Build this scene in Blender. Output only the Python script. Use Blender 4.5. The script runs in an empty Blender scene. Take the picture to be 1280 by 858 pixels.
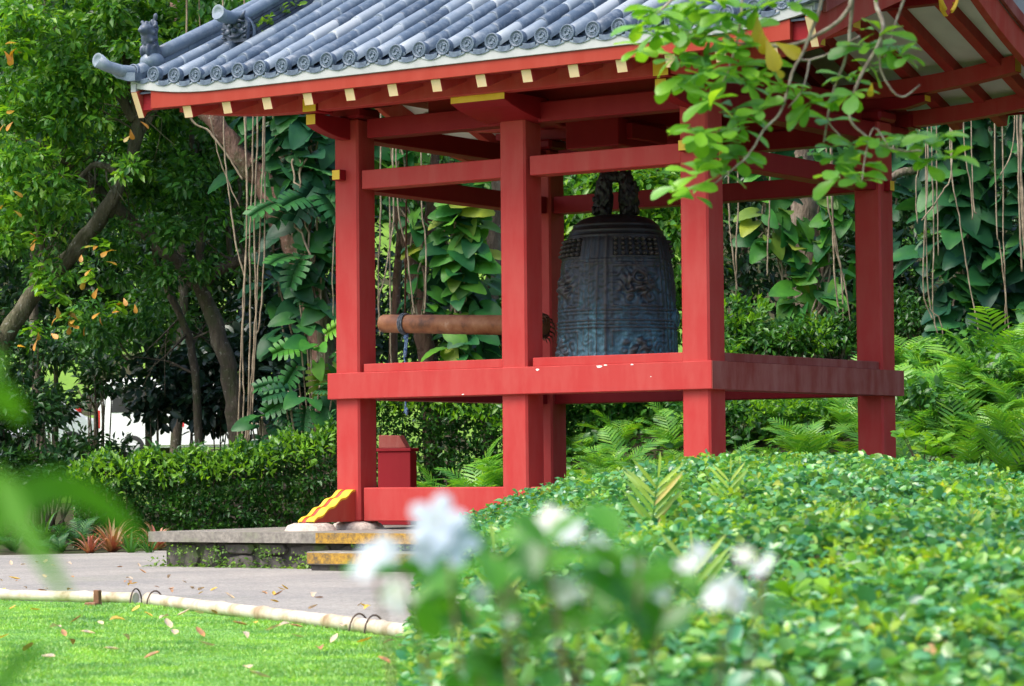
import bpy, bmesh, math, random
import numpy as np
from mathutils import Vector, Matrix, noise as mnoise

scene = bpy.context.scene
COL = scene.collection
rnd = random.Random(7)
RNG = np.random.default_rng(11)

# ------------------------------------------------------------------ camera, world, sun, exposure
CAM_POS = np.array([16.7223, -24.5218, 0.5598])
YAW, PITCH, ROLL = -0.6022, 0.0455, -0.0090
FPX = 3474.2453                                   # focal length in pixels of a 1280 px wide picture
CD = np.array([math.sin(YAW) * math.cos(PITCH), math.cos(YAW) * math.cos(PITCH), math.sin(PITCH)])
_r = np.array([math.cos(YAW), -math.sin(YAW), 0.0])
_u = np.cross(_r, CD)
CR = _r * math.cos(ROLL) + _u * math.sin(ROLL)
CU = -_r * math.sin(ROLL) + _u * math.cos(ROLL)

cam = bpy.data.cameras.new('camera')
cam.sensor_width = 36.0
cam.lens = FPX / 1280 * 36
cam.clip_start = 0.1
cam.clip_end = 2000
cam.dof.use_dof = True
cam.dof.focus_distance = 30.0
cam.dof.aperture_fstop = 5.0
cam_o = bpy.data.objects.new('camera', cam)
COL.objects.link(cam_o)
cam_o.matrix_world = Matrix(((CR[0], CU[0], -CD[0], CAM_POS[0]), (CR[1], CU[1], -CD[1], CAM_POS[1]),
                             (CR[2], CU[2], -CD[2], CAM_POS[2]), (0, 0, 0, 1)))
scene.camera = cam_o

SUN_EL, SUN_AZ = 56.0, 204.0                     # azimuth clockwise from +Y; the light comes from behind the camera's left
world = bpy.data.worlds.new('World')
scene.world = world
world.use_nodes = True
wn = world.node_tree
sky = wn.nodes.new('ShaderNodeTexSky')
sky.sky_type = 'NISHITA'
sky.sun_disc = False
sky.sun_elevation = math.radians(SUN_EL)
sky.sun_rotation = math.radians(SUN_AZ)
sky.air_density = 1.0
sky.dust_density = 3.5
sky.ozone_density = 1.0
bg = wn.nodes['Background']
bg.inputs['Strength'].default_value = 0.095
wn.links.new(sky.outputs[0], bg.inputs[0])

sun = bpy.data.lights.new('sun', 'SUN')
sun.energy = 1.1
sun.angle = math.radians(36)
sun.color = (1.0, 0.965, 0.91)
sun_o = bpy.data.objects.new('sun', sun)
COL.objects.link(sun_o)
_sd = Vector((math.sin(math.radians(SUN_AZ)) * math.cos(math.radians(SUN_EL)),
              math.cos(math.radians(SUN_AZ)) * math.cos(math.radians(SUN_EL)), math.sin(math.radians(SUN_EL))))
sun_o.rotation_euler = _sd.to_track_quat('Z', 'Y').to_euler()
sun_o.location = _sd * 60

scene.view_settings.view_transform = 'Standard'
scene.view_settings.look = 'None'
scene.view_settings.exposure = 1.8
scene.view_settings.gamma = 1.0
scene.view_settings.use_curve_mapping = False
scene.render.engine = 'CYCLES'
cy = scene.cycles
cy.use_denoising = True
cy.max_bounces = 6
cy.diffuse_bounces = 3
cy.glossy_bounces = 2
cy.transmission_bounces = 3
cy.transparent_max_bounces = 4
cy.caustics_reflective = False
cy.caustics_refractive = False
cy.sample_clamp_indirect = 6

# ------------------------------------------------------------------ helpers
def at(x, y, d):
    """World point seen at photograph pixel (x, y) at depth d metres along the view."""
    return CAM_POS + (CD + CR * (x - 640) / FPX - CU * (y - 429) / FPX) * d

def ud(P):
    v = np.asarray(P, float) - CAM_POS
    return v[..., 0] * CR[0] + v[..., 1] * CR[1], v[..., 0] * CD[0] + v[..., 1] * CD[1]

def smooth(a, b, x):
    t = np.clip((np.asarray(x, float) - a) / (b - a), 0, 1)
    return t * t * (3 - 2 * t)

_DH = math.hypot(CD[0], CD[1])
def ground_z(x, y):
    """Terrain height: flat round the bell house, a fern slope behind it to the right, a grassy rise to the left."""
    x = np.asarray(x, float); y = np.asarray(y, float)
    dx, dy = x - CAM_POS[0], y - CAM_POS[1]
    d = (dx * CD[0] + dy * CD[1]) / _DH
    k = smooth(-9.0, -4.5, x)
    left = 0.05 * np.maximum(0, d - 40) + 0.30 * np.maximum(0, d - 70) + 0.25 * np.maximum(0, d - 95)
    s = np.maximum(0, y - 5.75)
    right = 0.40 * np.minimum(s, 0.9) + 0.36 * np.maximum(0, s - 0.9) + 0.12 * np.maximum(0, s - 14)
    back = (1 - k) * left + k * right
    bump = 0.05 * np.sin(x * 1.7 + 1.3 * np.sin(y * .9)) * np.sin(y * 1.3) * smooth(6, 9, y)
    return -0.47 + back + bump

def gpoint(px, d, dz=0.0):
    """Point of the ground under picture column px at depth d."""
    P = at(px, 580, d)
    return np.array([P[0], P[1], float(ground_z(P[0], P[1])) + dz])

class MB:
    """Collects primitive shapes with a material slot each and links them as ONE mesh object."""
    def __init__(s): s.v = []; s.f = []; s.m = []; s.sm = []
    def add(s, verts, faces, mi=0, sm=False):
        o = len(s.v); s.v += [tuple(map(float, p)) for p in verts]
        for f in faces:
            s.f.append(tuple(i + o for i in f)); s.m.append(mi); s.sm.append(sm)
        return s
    def box(s, x0, x1, y0, y1, z0, z1, mi=0, face_mi=None):
        v = [(x0, y0, z0), (x1, y0, z0), (x1, y1, z0), (x0, y1, z0), (x0, y0, z1), (x1, y0, z1), (x1, y1, z1), (x0, y1, z1)]
        fs = {'-z': (0, 3, 2, 1), '+z': (4, 5, 6, 7), '-y': (0, 1, 5, 4), '+x': (1, 2, 6, 5), '+y': (2, 3, 7, 6), '-x': (3, 0, 4, 7)}
        o = len(s.v); s.v += v
        for k, f in fs.items():
            s.f.append(tuple(i + o for i in f)); s.m.append((face_mi or {}).get(k, mi)); s.sm.append(False)
        return s
    def prism(s, pts, axis, lo, hi, mi=0, cap_mi=None, side_mi=None):
        """pts: closed 2D outline; axis 'x' -> outline in (y,z); 'y' -> outline in (x,z); 'z' -> outline in (x,y)."""
        def P(a, b, h):
            return {'x': (h, a, b), 'y': (a, h, b), 'z': (a, b, h)}[axis]
        n = len(pts); o = len(s.v)
        s.v += [P(a, b, lo) for a, b in pts] + [P(a, b, hi) for a, b in pts]
        cm = mi if cap_mi is None else cap_mi
        s.f.append(tuple(range(o + n - 1, o - 1, -1))); s.m.append(cm); s.sm.append(False)
        s.f.append(tuple(range(o + n, o + 2 * n))); s.m.append(cm); s.sm.append(False)
        for i in range(n):
            j = (i + 1) % n
            s.f.append((o + i, o + j, o + n + j, o + n + i)); s.m.append((side_mi or {}).get(i, mi)); s.sm.append(False)
        return s
    def tube(s, pts, rad, n=8, mi=0, cap=True, sm=True, wob=0.0, seed=0):
        pts = [np.array(p, float) for p in pts]
        if np.isscalar(rad): rad = [rad] * len(pts)
        rr = random.Random(seed)
        o = len(s.v); prev = None
        for i, p in enumerate(pts):
            t = pts[min(i + 1, len(pts) - 1)] - pts[max(i - 1, 0)]
            t = t / (np.linalg.norm(t) + 1e-9)
            if prev is None:
                a = np.array([0, 0, 1.0]) if abs(t[2]) < .9 else np.array([1.0, 0, 0])
            else: a = prev
            a = a - t * (a @ t); a /= np.linalg.norm(a) + 1e-9
            b = np.cross(t, a); prev = a
            for k in range(n):
                an = 2 * math.pi * k / n
                r = rad[i] * (1 + wob * (rr.random() - .5))
                s.v.append(tuple(p + (a * math.cos(an) + b * math.sin(an)) * r))
        for i in range(len(pts) - 1):
            for k in range(n):
                k2 = (k + 1) % n
                s.f.append((o + i * n + k, o + i * n + k2, o + (i + 1) * n + k2, o + (i + 1) * n + k)); s.m.append(mi); s.sm.append(sm)
        if cap:
            e = o + (len(pts) - 1) * n
            s.f.append(tuple(o + k for k in range(n - 1, -1, -1))); s.m.append(mi); s.sm.append(False)
            s.f.append(tuple(e + k for k in range(n))); s.m.append(mi); s.sm.append(False)
        return s
    def lathe(s, prof, n=24, c=(0, 0, 0), axis='z', mi=0, sm=True, a0=0.0, a1=2 * math.pi):
        """prof: list of (radius, height) along axis."""
        full = abs(a1 - a0 - 2 * math.pi) < 1e-6
        o = len(s.v); m = n if full else n + 1
        for r, h in prof:
            for k in range(m):
                an = a0 + (a1 - a0) * k / n
                ca, sa = math.cos(an) * r, math.sin(an) * r
                q = {'z': (ca, sa, h), 'y': (ca, h, sa), 'x': (h, ca, sa)}[axis]
                s.v.append((q[0] + c[0], q[1] + c[1], q[2] + c[2]))
        for i in range(len(prof) - 1):
            for k in range(n):
                k2 = (k + 1) % m
                s.f.append((o + i * m + k, o + i * m + k2, o + (i + 1) * m + k2, o + (i + 1) * m + k)); s.m.append(mi); s.sm.append(sm)
        return s
    def ball(s, c, r, n=12, m=8, mi=0, rot=None):
        r = (r, r, r) if np.isscalar(r) else r
        o = len(s.v)
        R = Matrix.Identity(3) if rot is None else rot
        for i in range(m + 1):
            ph = math.pi * i / m - math.pi / 2
            for k in range(n):
                th = 2 * math.pi * k / n
                q = R @ Vector((r[0] * math.cos(ph) * math.cos(th), r[1] * math.cos(ph) * math.sin(th), r[2] * math.sin(ph)))
                s.v.append((q[0] + c[0], q[1] + c[1], q[2] + c[2]))
        for i in range(m):
            for k in range(n):
                k2 = (k + 1) % n
                s.f.append((o + i * n + k, o + i * n + k2, o + (i + 1) * n + k2, o + (i + 1) * n + k)); s.m.append(mi); s.sm.append(True)
        return s
    def build(s, name, mats, parent=None, bevel=0.0, seg=1, recalc=True, clean=False):
        if not isinstance(mats, (list, tuple)): mats = [mats]
        me = bpy.data.meshes.new(name)
        V = s.v
        org = np.zeros(3)
        me.from_pydata(V, [], s.f)
        for m in mats: me.materials.append(m)
        me.polygons.foreach_set('material_index', s.m)
        me.polygons.foreach_set('use_smooth', s.sm)
        if bevel or recalc or clean:
            bm = bmesh.new(); bm.from_mesh(me)
            if clean: bmesh.ops.remove_doubles(bm, verts=bm.verts, dist=1e-5)
            if recalc: bmesh.ops.recalc_face_normals(bm, faces=bm.faces)
            if bevel:
                bmesh.ops.bevel(bm, geom=[e for e in bm.edges if len(e.link_faces) == 2 and e.calc_face_angle(0) > .35], offset=bevel, segments=seg, affect='EDGES', clamp_overlap=True)
            bm.to_mesh(me); bm.free()
        o = bpy.data.objects.new(name, me)
        COL.objects.link(o)
        if parent is not None:
            o.parent = parent
            o.location = (0, 0, 0)
            o.matrix_parent_inverse = Matrix.Translation(parent.location).inverted() if parent.rotation_euler[2] == 0 else Matrix.Identity(4)
        return o

def mesh_np(name, V, F, mats, parent=None, smooth_=False, local=False, mi=None):
    """Fast mesh from numpy arrays: V (n,3), F (m,k)."""
    me = bpy.data.meshes.new(name)
    V = np.ascontiguousarray(V, dtype=np.float32); F = np.ascontiguousarray(F, dtype=np.int32)
    me.vertices.add(len(V)); me.vertices.foreach_set('co', V.ravel())
    k = F.shape[1]
    me.loops.add(F.size); me.loops.foreach_set('vertex_index', F.ravel())
    me.polygons.add(len(F)); me.polygons.foreach_set('loop_start', np.arange(0, F.size, k, dtype=np.int32))
    try: me.polygons.foreach_set('loop_total', np.full(len(F), k, dtype=np.int32))
    except Exception: pass
    if not isinstance(mats, (list, tuple)): mats = [mats]
    for m in mats: me.materials.append(m)
    if mi is not None: me.polygons.foreach_set('material_index', np.asarray(mi, dtype=np.int32))
    if smooth_: me.polygons.foreach_set('use_smooth', np.ones(len(F), dtype=bool))
    me.update(calc_edges=True)
    o = bpy.data.objects.new(name, me)
    COL.objects.link(o)
    if parent is not None:
        o.parent = parent
        if not local: o.matrix_parent_inverse = Matrix.Translation(parent.location).inverted()
    return o

def tag(o, label=None, cat=None, group=None, kind=None):
    if label: o['label'] = label
    if cat: o['category'] = cat
    if group: o['group'] = group
    if kind: o['kind'] = kind
    return o

def empty(name, loc=(0, 0, 0), label=None, cat=None, group=None):
    o = bpy.data.objects.new(name, None)
    o.empty_display_size = 0.2
    COL.objects.link(o)
    o.location = tuple(map(float, loc))
    return tag(o, label, cat, group)

def copy_tree(o, parent=None):
    c = o.copy(); COL.objects.link(c)
    if parent is not None: c.parent = parent
    for ch in [x for x in o.children]:
        copy_tree(ch, c)
    return c

# ------------------------------------------------------------------ materials
def new_mat(name):
    m = bpy.data.materials.new(name); m.use_nodes = True
    nt = m.node_tree
    return m, nt, nt.nodes['Principled BSDF'], nt.nodes['Material Output']

def nd(nt, t, **kw):
    n = nt.nodes.new(t)
    for k, v in kw.items(): setattr(n, k, v)
    return n

def noise_node(nt, scale, detail=4, rough=.6, coords='Object'):
    tc = nd(nt, 'ShaderNodeTexCoord'); n = nd(nt, 'ShaderNodeTexNoise')
    n.inputs['Scale'].default_value = scale; n.inputs['Detail'].default_value = detail; n.inputs['Roughness'].default_value = rough
    nt.links.new(tc.outputs[coords], n.inputs['Vector'])
    return n

def ramp(nt, src, stops):
    r = nd(nt, 'ShaderNodeValToRGB')
    while len(r.color_ramp.elements) < len(stops): r.color_ramp.elements.new(.5)
    for e, (p, c) in zip(r.color_ramp.elements, stops):
        e.position = p; e.color = (*c, 1)
    nt.links.new(src, r.inputs[0])
    return r

def mix(nt, fac, a, b, mode='MIX'):
    m = nd(nt, 'ShaderNodeMix', data_type='RGBA', blend_type=mode)
    def put(i, v):
        if isinstance(v, (int, float)): m.inputs[i].default_value = v
        elif isinstance(v, tuple): m.inputs[i].default_value = (*v, 1)
        else: nt.links.new(v, m.inputs[i])
    put(0, fac); put(6, a); put(7, b)
    return m.outputs[2]

def add_bump(nt, bsdf, src, strength=.3, dist=.02):
    b = nd(nt, 'ShaderNodeBump'); b.inputs['Strength'].default_value = strength; b.inputs['Distance'].default_value = dist
    nt.links.new(src, b.inputs['Height']); nt.links.new(b.outputs[0], bsdf.inputs['Normal'])

def noisy(name, stops, scale=6, rough=.6, bump=.2, bdist=.01, detail=5, spec=.4, bscale=None):
    m, nt, b, o = new_mat(name)
    n = noise_node(nt, scale, detail)
    r = ramp(nt, n.outputs[0], stops)
    nt.links.new(r.outputs[0], b.inputs['Base Color'])
    b.inputs['Roughness'].default_value = rough
    b.inputs['Specular IOR Level'].default_value = spec
    if bump:
        n2 = noise_node(nt, bscale or scale * 4, 4)
        add_bump(nt, b, n2.outputs[0], bump, bdist)
    return m

def leaf_mat(name, cols, rough=.42, trans=.3, tcol=None, spec=.5):
    """cols: list of leaf colours; every leaf (mesh island) takes its own one."""
    m, nt, b, out = new_mat(name)
    g = nd(nt, 'ShaderNodeNewGeometry')
    st = [(i / max(1, len(cols) - 1), c) for i, c in enumerate(cols)]
    r = ramp(nt, g.outputs['Random Per Island'], st)
    n = noise_node(nt, 2.2, 3)
    col = mix(nt, .75, r.outputs[0], mix(nt, 1.0, r.outputs[0], ramp(nt, n.outputs[0], [(.35, (.55, .68, .85)), (.5, (1, 1, 1)), (.66, (1.55, 1.4, .85))]).outputs[0], 'MULTIPLY'))
    nt.links.new(col, b.inputs['Base Color'])
    b.inputs['Roughness'].default_value = rough
    b.inputs['Specular IOR Level'].default_value = spec
    t = nd(nt, 'ShaderNodeBsdfTranslucent')
    tm = mix(nt, 1.0, col, tcol or (1.6, 1.5, .55), 'MULTIPLY')
    nt.links.new(tm, t.inputs[0])
    ms = nd(nt, 'ShaderNodeMixShader'); ms.inputs[0].default_value = trans
    nt.links.new(b.outputs[0], ms.inputs[1]); nt.links.new(t.outputs[0], ms.inputs[2])
    nt.links.new(ms.outputs[0], out.inputs['Surface'])
    return m

def bark_mat(name, c0, c1, c2, scale=5):
    m, nt, b, out = new_mat(name)
    tc = nd(nt, 'ShaderNodeTexCoord'); mp = nd(nt, 'ShaderNodeMapping'); mp.inputs['Scale'].default_value = (1, 1, .35)
    nt.links.new(tc.outputs['Object'], mp.inputs[0])
    n = nd(nt, 'ShaderNodeTexNoise'); n.inputs['Scale'].default_value = scale; n.inputs['Detail'].default_value = 8; n.inputs['Roughness'].default_value = .7
    nt.links.new(mp.outputs[0], n.inputs['Vector'])
    r = ramp(nt, n.outputs[0], [(.3, c0), (.52, c1), (.7, c2)])
    nl = noise_node(nt, 14, 5, .75)
    fl = ramp(nt, nl.outputs[0], [(.60, (0, 0, 0)), (.66, (.75, .75, .75))])
    nm = noise_node(nt, 2.1, 4, .7)
    fm = ramp(nt, nm.outputs[0], [(.50, (0, 0, 0)), (.64, (.7, .7, .7))])
    cb = mix(nt, fm.outputs[0], r.outputs[0], (.055, .07, .02))
    cb = mix(nt, fl.outputs[0], cb, (.34, .32, .27))
    nt.links.new(cb, b.inputs['Base Color']); b.inputs['Roughness'].default_value = .85
    n2 = nd(nt, 'ShaderNodeTexNoise'); n2.inputs['Scale'].default_value = scale * 5; n2.inputs['Detail'].default_value = 6
    nt.links.new(mp.outputs[0], n2.inputs['Vector'])
    add_bump(nt, b, n2.outputs[0], .8, .04)
    return m

def paint_mat(name, base, worn, amount=.5, rough=.5, streak=True, dirt=(.2, .12, .1)):
    """Aged paint: slow tone drift, vertical streaks and a fine orange-peel bump."""
    m, nt, b, out = new_mat(name)
    tc = nd(nt, 'ShaderNodeTexCoord'); mp = nd(nt, 'ShaderNodeMapping'); mp.inputs['Scale'].default_value = (5, 5, 1.1) if streak else (3, 3, 3)
    nt.links.new(tc.outputs['Object'], mp.inputs[0])
    n = nd(nt, 'ShaderNodeTexNoise'); n.inputs['Scale'].default_value = 1.2; n.inputs['Detail'].default_value = 6; n.inputs['Roughness'].default_value = .65
    nt.links.new(mp.outputs[0], n.inputs['Vector'])
    f = nd(nt, 'ShaderNodeMapRange'); f.inputs[1].default_value = .42; f.inputs[2].default_value = .72; f.inputs[4].default_value = amount
    nt.links.new(n.outputs[0], f.inputs[0])
    n3 = noise_node(nt, 2.2, 3)
    f3 = nd(nt, 'ShaderNodeMapRange'); f3.inputs[1].default_value = .35; f3.inputs[2].default_value = .75; f3.inputs[4].default_value = amount * .6
    nt.links.new(n3.outputs[0], f3.inputs[0])
    c = mix(nt, f.outputs[0], base, worn)
    c = mix(nt, f3.outputs[0], c, worn)
    sp = noise_node(nt, 38, 3, .7)
    fs = nd(nt, 'ShaderNodeMapRange'); fs.inputs[1].default_value = .68; fs.inputs[2].default_value = .74; fs.inputs[4].default_value = .35
    nt.links.new(sp.outputs[0], fs.inputs[0])
    c = mix(nt, fs.outputs[0], c, dirt)
    nt.links.new(c, b.inputs['Base Color'])
    b.inputs['Roughness'].default_value = rough; b.inputs['Specular IOR Level'].default_value = .14
    n2 = noise_node(nt, 60, 3)
    add_bump(nt, b, n2.outputs[0], .06, .004)
    return m

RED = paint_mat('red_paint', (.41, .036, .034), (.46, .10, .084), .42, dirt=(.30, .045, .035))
RED_SHADE = paint_mat('shaded_red_paint', (.23, .009, .015), (.27, .020, .023), .4, dirt=(.2, .02, .02))  # same red, darkened in colour for shade under eaves, inside and behind
RED_OLD = paint_mat('weathered_red_paint', (.25, .046, .036), (.42, .18, .15), .55, .65, dirt=(.14, .035, .03))
RED_BARGE = paint_mat('barge_red_paint', (.42, .045, .03), (.46, .12, .08), .6, .6)
YELLOW = noisy('yellow_paint', [(.35, (.70, .42, .02)), (.65, (.78, .50, .04))], 5, .5, .1)
CREAM = noisy('cream_rafter_paint', [(.35, (.68, .48, .25)), (.65, (.72, .55, .33))], 7, .6, .1)
WHITE_B = noisy('white_board_paint', [(.3, (.30, .31, .31)), (.55, (.38, .39, .39)), (.75, (.43, .43, .43))], 3, .6, .08)
EAVE_RED = paint_mat('orange_red_eave_paint', (.30, .034, .020), (.36, .06, .04), .5, dirt=(.22, .03, .02))
SOFFIT = noisy('pale_soffit_paint', [(.3, (.66, .65, .65)), (.7, (.78, .77, .77))], 2.5, .7, .08)
# ================================================================== the bell house
A_, B_, H_ = 2.2437, 3.8402, 0.165
house = empty('bell_house', (0, 1.92, 0), 'red wooden bell house with grey tiled gable roof around a big bronze bell', 'bell house')

def tile_mat():
    m, nt, b, out = new_mat('grey_roof_tile')
    g = nd(nt, 'ShaderNodeNewGeometry')
    r = ramp(nt, g.outputs['Random Per Island'], [(0, (.045, .068, .105)), (.3, (.085, .120, .170)), (.55, (.125, .165, .22)), (.8, (.20, .245, .30)), (.93, (.26, .30, .34)), (1, (.34, .37, .40))])
    n = noise_node(nt, 9, 5, .7)
    f = ramp(nt, n.outputs[0], [(.47, (0, 0, 0)), (.68, (1, 1, 1))])
    f2 = nd(nt, 'ShaderNodeMath', operation='MULTIPLY'); f2.inputs[1].default_value = .40
    nt.links.new(f.outputs[0], f2.inputs[0])
    c = mix(nt, f2.outputs[0], r.outputs[0], (.30, .34, .39))
    nt.links.new(c, b.inputs['Base Color'])
    rr = ramp(nt, n.outputs[0], [(.3, (.24,) * 3), (.7, (.5,) * 3)])
    nt.links.new(rr.outputs[0], b.inputs['Roughness'])
    b.inputs['Specular IOR Level'].default_value = .5
    add_bump(nt, b, noise_node(nt, 45, 4).outputs[0], .15, .006)
    return m
TILE = tile_mat()
CAP_M = noisy('end_cap_tile', [(.3, (.05, .07, .105)), (.55, (.10, .135, .19)), (.75, (.22, .26, .32))], 14, .45, .2, .006)
TILE_DK = noisy('dark_ornament_tile', [(.3, (.035, .045, .07)), (.6, (.075, .095, .135)), (.75, (.18, .21, .26))], 8, .45, .25, .008)

# --- posts
post_xy = [(-A_, 0), (0, 0), (A_, 0), (-A_, B_), (0, B_), (A_, B_)]
for px_, py_ in post_xy:
    mb = MB().box(px_ - H_, px_ + H_, py_ - H_, py_ + H_, 0.0, 4.475)
    p = mb.build('post', RED, house, bevel=.022)
    # tenon ends of the tie rails, with yellow faces
    sy = -1 if py_ == 0 else 1
    if px_ != 0:
        sx = -1 if px_ < 0 else 1
        m2 = MB().box(px_ - .113, px_ + .002, *sorted((py_ + sy * H_ * .99, py_ + sy * (H_ + .11))), 3.79, 3.905,
                      face_mi={('-y' if sy < 0 else '+y'): 1})
        m2.build('tenon', [RED_SHADE, YELLOW], p, bevel=.006)
        m3 = MB().box(*sorted((px_ + sx * H_ * .99, px_ + sx * (H_ + .075))), py_ - .055, py_ + .06, 3.68, 3.80, face_mi={('-x' if sx < 0 else '+x'): 1})
        m3.build('tenon', [RED_SHADE, YELLOW if sx > 0 else RED], p, bevel=.006)

# --- waist belt, sill rails, tie rails, wall plates, ground sills
EY, OX = .230, 2.474
BZ0, BZ1 = 1.355, 1.645
wb = MB().box(-OX, OX, -EY, .10, BZ0, BZ1).build('waist_beam', RED, house, bevel=.008)
CHIP = noisy('bare_chip_white', [(.4, (.72, .66, .58)), (.6, (.8, .76, .70))], 40, .8, .2)
for cx, cz, sc in ((.345, 1.610, 1.0), (1.12, 1.622, 1.2), (1.20, 1.634, .7), (1.52, 1.630, .6), (-.62, 1.37, .5), (1.75, 1.50, .35)):
    pts = [(cx + sc * .030 * math.cos(a) * rnd.uniform(.6, 1.5), cz + sc * .013 * math.sin(a) * rnd.uniform(.6, 1.2)) for a in np.linspace(0, 2 * math.pi, 9)[:-1]]
    MB().prism(pts, 'y', -EY - .002, -EY + .004).build('paint_chip', CHIP, wb)
MB().box(-OX, OX, B_ - .10, B_ + EY, BZ0, BZ1).build('waist_beam', RED_SHADE, house, bevel=.008)
w = MB().box(A_ - .10, OX - .001, .102, B_ - .102, BZ0 + .001, BZ1 - .001)
w.build('waist_beam', RED_OLD, house)
# weathered outer planking on the right side, flush with the belt's ends
w = MB().box(OX, OX + .006, -EY + .0, B_ + EY, BZ0 + .002, BZ1 - .002).build('side_plank', RED_OLD, house)
w['label'] = 'weathered brownish plank face'
MB().box(-OX + .001, -A_ + .10, .102, B_ - .102, BZ0 + .001, BZ1 - .001).build('waist_beam', RED_SHADE, house)

def rail(name, z0, z1, hw, mat_front, mat_side, mat_back=None, right=None, gap=.03):
    for x0, x1 in ((-A_ + H_ + gap * .7, -H_ - .0), (H_ + gap, A_ - H_)):
        MB().box(x0, x1, -hw, hw, z0, z1).build(name, mat_front, house, bevel=.007)
        MB().box(x0, x1, B_ - hw, B_ + hw, z0, z1).build(name, mat_back or mat_side, house, bevel=.007)
    for x in (-A_, A_):
        MB().box(x - hw, x + hw, H_ - .002, B_ - H_ + .002, z0 + .002, z1 - .002).build(name, (right if (right and x > 0) else mat_side), house, bevel=.007)
rail('sill_rail', BZ1 + .001, 1.742, .125, RED, RED_SHADE, None, RED_OLD, .05)
rail('tie_rail', 3.685, 3.893, .12, RED, RED_SHADE)
rail('wall_plate', 4.25, 4.46, .12, RED_SHADE, RED_SHADE, gap=.14)
for x0, x1 in ((-A_ + H_ + .02, -H_), (H_, A_ - H_)):
    MB().box(x0, x1, -.125, .10, 0.005, .375).build('ground_sill', RED, house, bevel=.01)
    MB().box(x0, x1, B_ - .10, B_ + .125, 0.005, .375).build('ground_sill', RED_SHADE, house, bevel=.01)
for x in (-A_, A_):
    MB().box(x - .11, x + .11, H_, B_ - H_, 0.006, .36).build('ground_sill', RED_SHADE, house, bevel=.01)

# --- post caps, bracket arms with yellow ends
def arm_profile(y0, y1, zt, zb, ztip, n=8):
    """outline (y,z): flat top from the post (y1) to the tip (y0), underside sweeping down to the post."""
    pts = [(y1, zt), (y0, zt), (y0, ztip)]
    for i in range(1, n + 1):
        t = i / n
        y = y0 + (y1 - y0) * t
        pts.append((y, ztip + (zb - ztip) * math.sin(t * math.pi / 2) ** .8))
    return pts
for px_, py_ in post_xy:
    sgn = -1 if py_ == 0 else 1
    if px_ != 0:
        MB().box(px_ - .21, px_ + .21, py_ - .21, py_ + .21, 4.476, 4.60).build('post_cap', RED_SHADE, house, bevel=.03)
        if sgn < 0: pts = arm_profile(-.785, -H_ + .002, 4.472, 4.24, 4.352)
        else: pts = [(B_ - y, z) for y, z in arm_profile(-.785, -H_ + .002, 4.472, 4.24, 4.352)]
        MB().prism(pts, 'x', px_ - .068, px_ + .068, side_mi={1: 1}).build('bracket_arm', [RED_SHADE, YELLOW], house, bevel=.005)
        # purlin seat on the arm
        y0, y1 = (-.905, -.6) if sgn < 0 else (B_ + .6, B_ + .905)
        MB().box(px_ - .02, px_ + .17, y0, y1, 4.474, 4.63, face_mi={'-y' if sgn < 0 else '+y': 1}).build('purlin_seat', [RED_SHADE, YELLOW], house, bevel=.006)
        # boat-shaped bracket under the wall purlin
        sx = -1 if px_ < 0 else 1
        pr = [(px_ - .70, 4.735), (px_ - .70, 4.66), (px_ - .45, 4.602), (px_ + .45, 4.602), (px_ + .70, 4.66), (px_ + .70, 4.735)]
        MB().prism(pr, 'y', py_ - .075, py_ + .075, side_mi={0: 1, 4: 1}).build('boat_bracket', [RED_SHADE, YELLOW], house, bevel=.004)
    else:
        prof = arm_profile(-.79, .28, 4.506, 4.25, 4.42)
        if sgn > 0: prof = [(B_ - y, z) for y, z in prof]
        MB().prism(prof, 'x', -.354, .346, side_mi={1: 1}).build('beam_end', [RED_SHADE, YELLOW], house, bevel=.005)
MB().box(-.34, .335, .27, B_ - .27, 4.45, 4.72).build('bell_beam', RED_SHADE, house, bevel=.01)
MB().box(-.345, .36, 1.40, 2.44, 4.14, 4.452).build('hanger_block', RED_SHADE, house, bevel=.012)
for hx in (-.43, .361): MB().box(hx, hx + .08, 1.55, 2.3, 4.22, 4.40).build('hanger_plate', RED_SHADE, house, bevel=.01)
# inner ceiling boards and closing boards over the front and back plates
cl = MB()
for i in range(14):
    x0 = -2.2 + i * 4.4 / 14
    cl.box(x0 + .004, x0 + 4.4 / 14 - .004, .08, B_ - .08, 4.735, 4.76)
cl.build('ceiling_boards', RED_SHADE, house)
for yy in (.04, B_ - .08):
    MB().box(-1.25, 2.05, yy, yy + .04, 4.462, 4.733).build('closing_board', RED_SHADE, house)
MB().box(A_ - .02, A_ + .02, .3, B_ - .3, 4.462, 4.734).build('closing_board', RED_SHADE, house)
# cross beams under the ceiling
for x in (-1.15, 1.15):
    MB().box(x - .08, x + .08, .13, B_ - .13, 4.56, 4.733).build('cross_beam', RED_SHADE, house, bevel=.01)

# --- purlins (they sweep upward at the gables)
def purlin(yc, hw, z0, z1, rise, end=4.05, mat=RED_SHADE):
    top, bot = [], []
    for i in range(33):
        x = -end + 2 * end * i / 32
        l = rise * max(0, (abs(x) - 2.3) / (end - 2.3)) ** 2
        top.append((x, z1 + l)); bot.append((x, z0 + l))
    pts = bot + top[::-1]
    n = len(bot)
    MB().prism(pts, 'y', yc - hw, yc + hw, side_mi={n - 1: 1, 2 * n - 1: 1}).build('purlin', [mat, YELLOW], house, bevel=.005)
for yc in (-.785, B_ + .785): purlin(yc, .085, 4.492, 4.672, .14, 4.07, RED)
for yc in (0, B_): purlin(yc, .085, 4.737, 4.925, .16, 4.05, RED)
MB().box(-4.1, 4.1, 1.84, 2.0, 5.40, 5.60).build('ridge_beam', RED_SHADE, house, bevel=.008)

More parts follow.
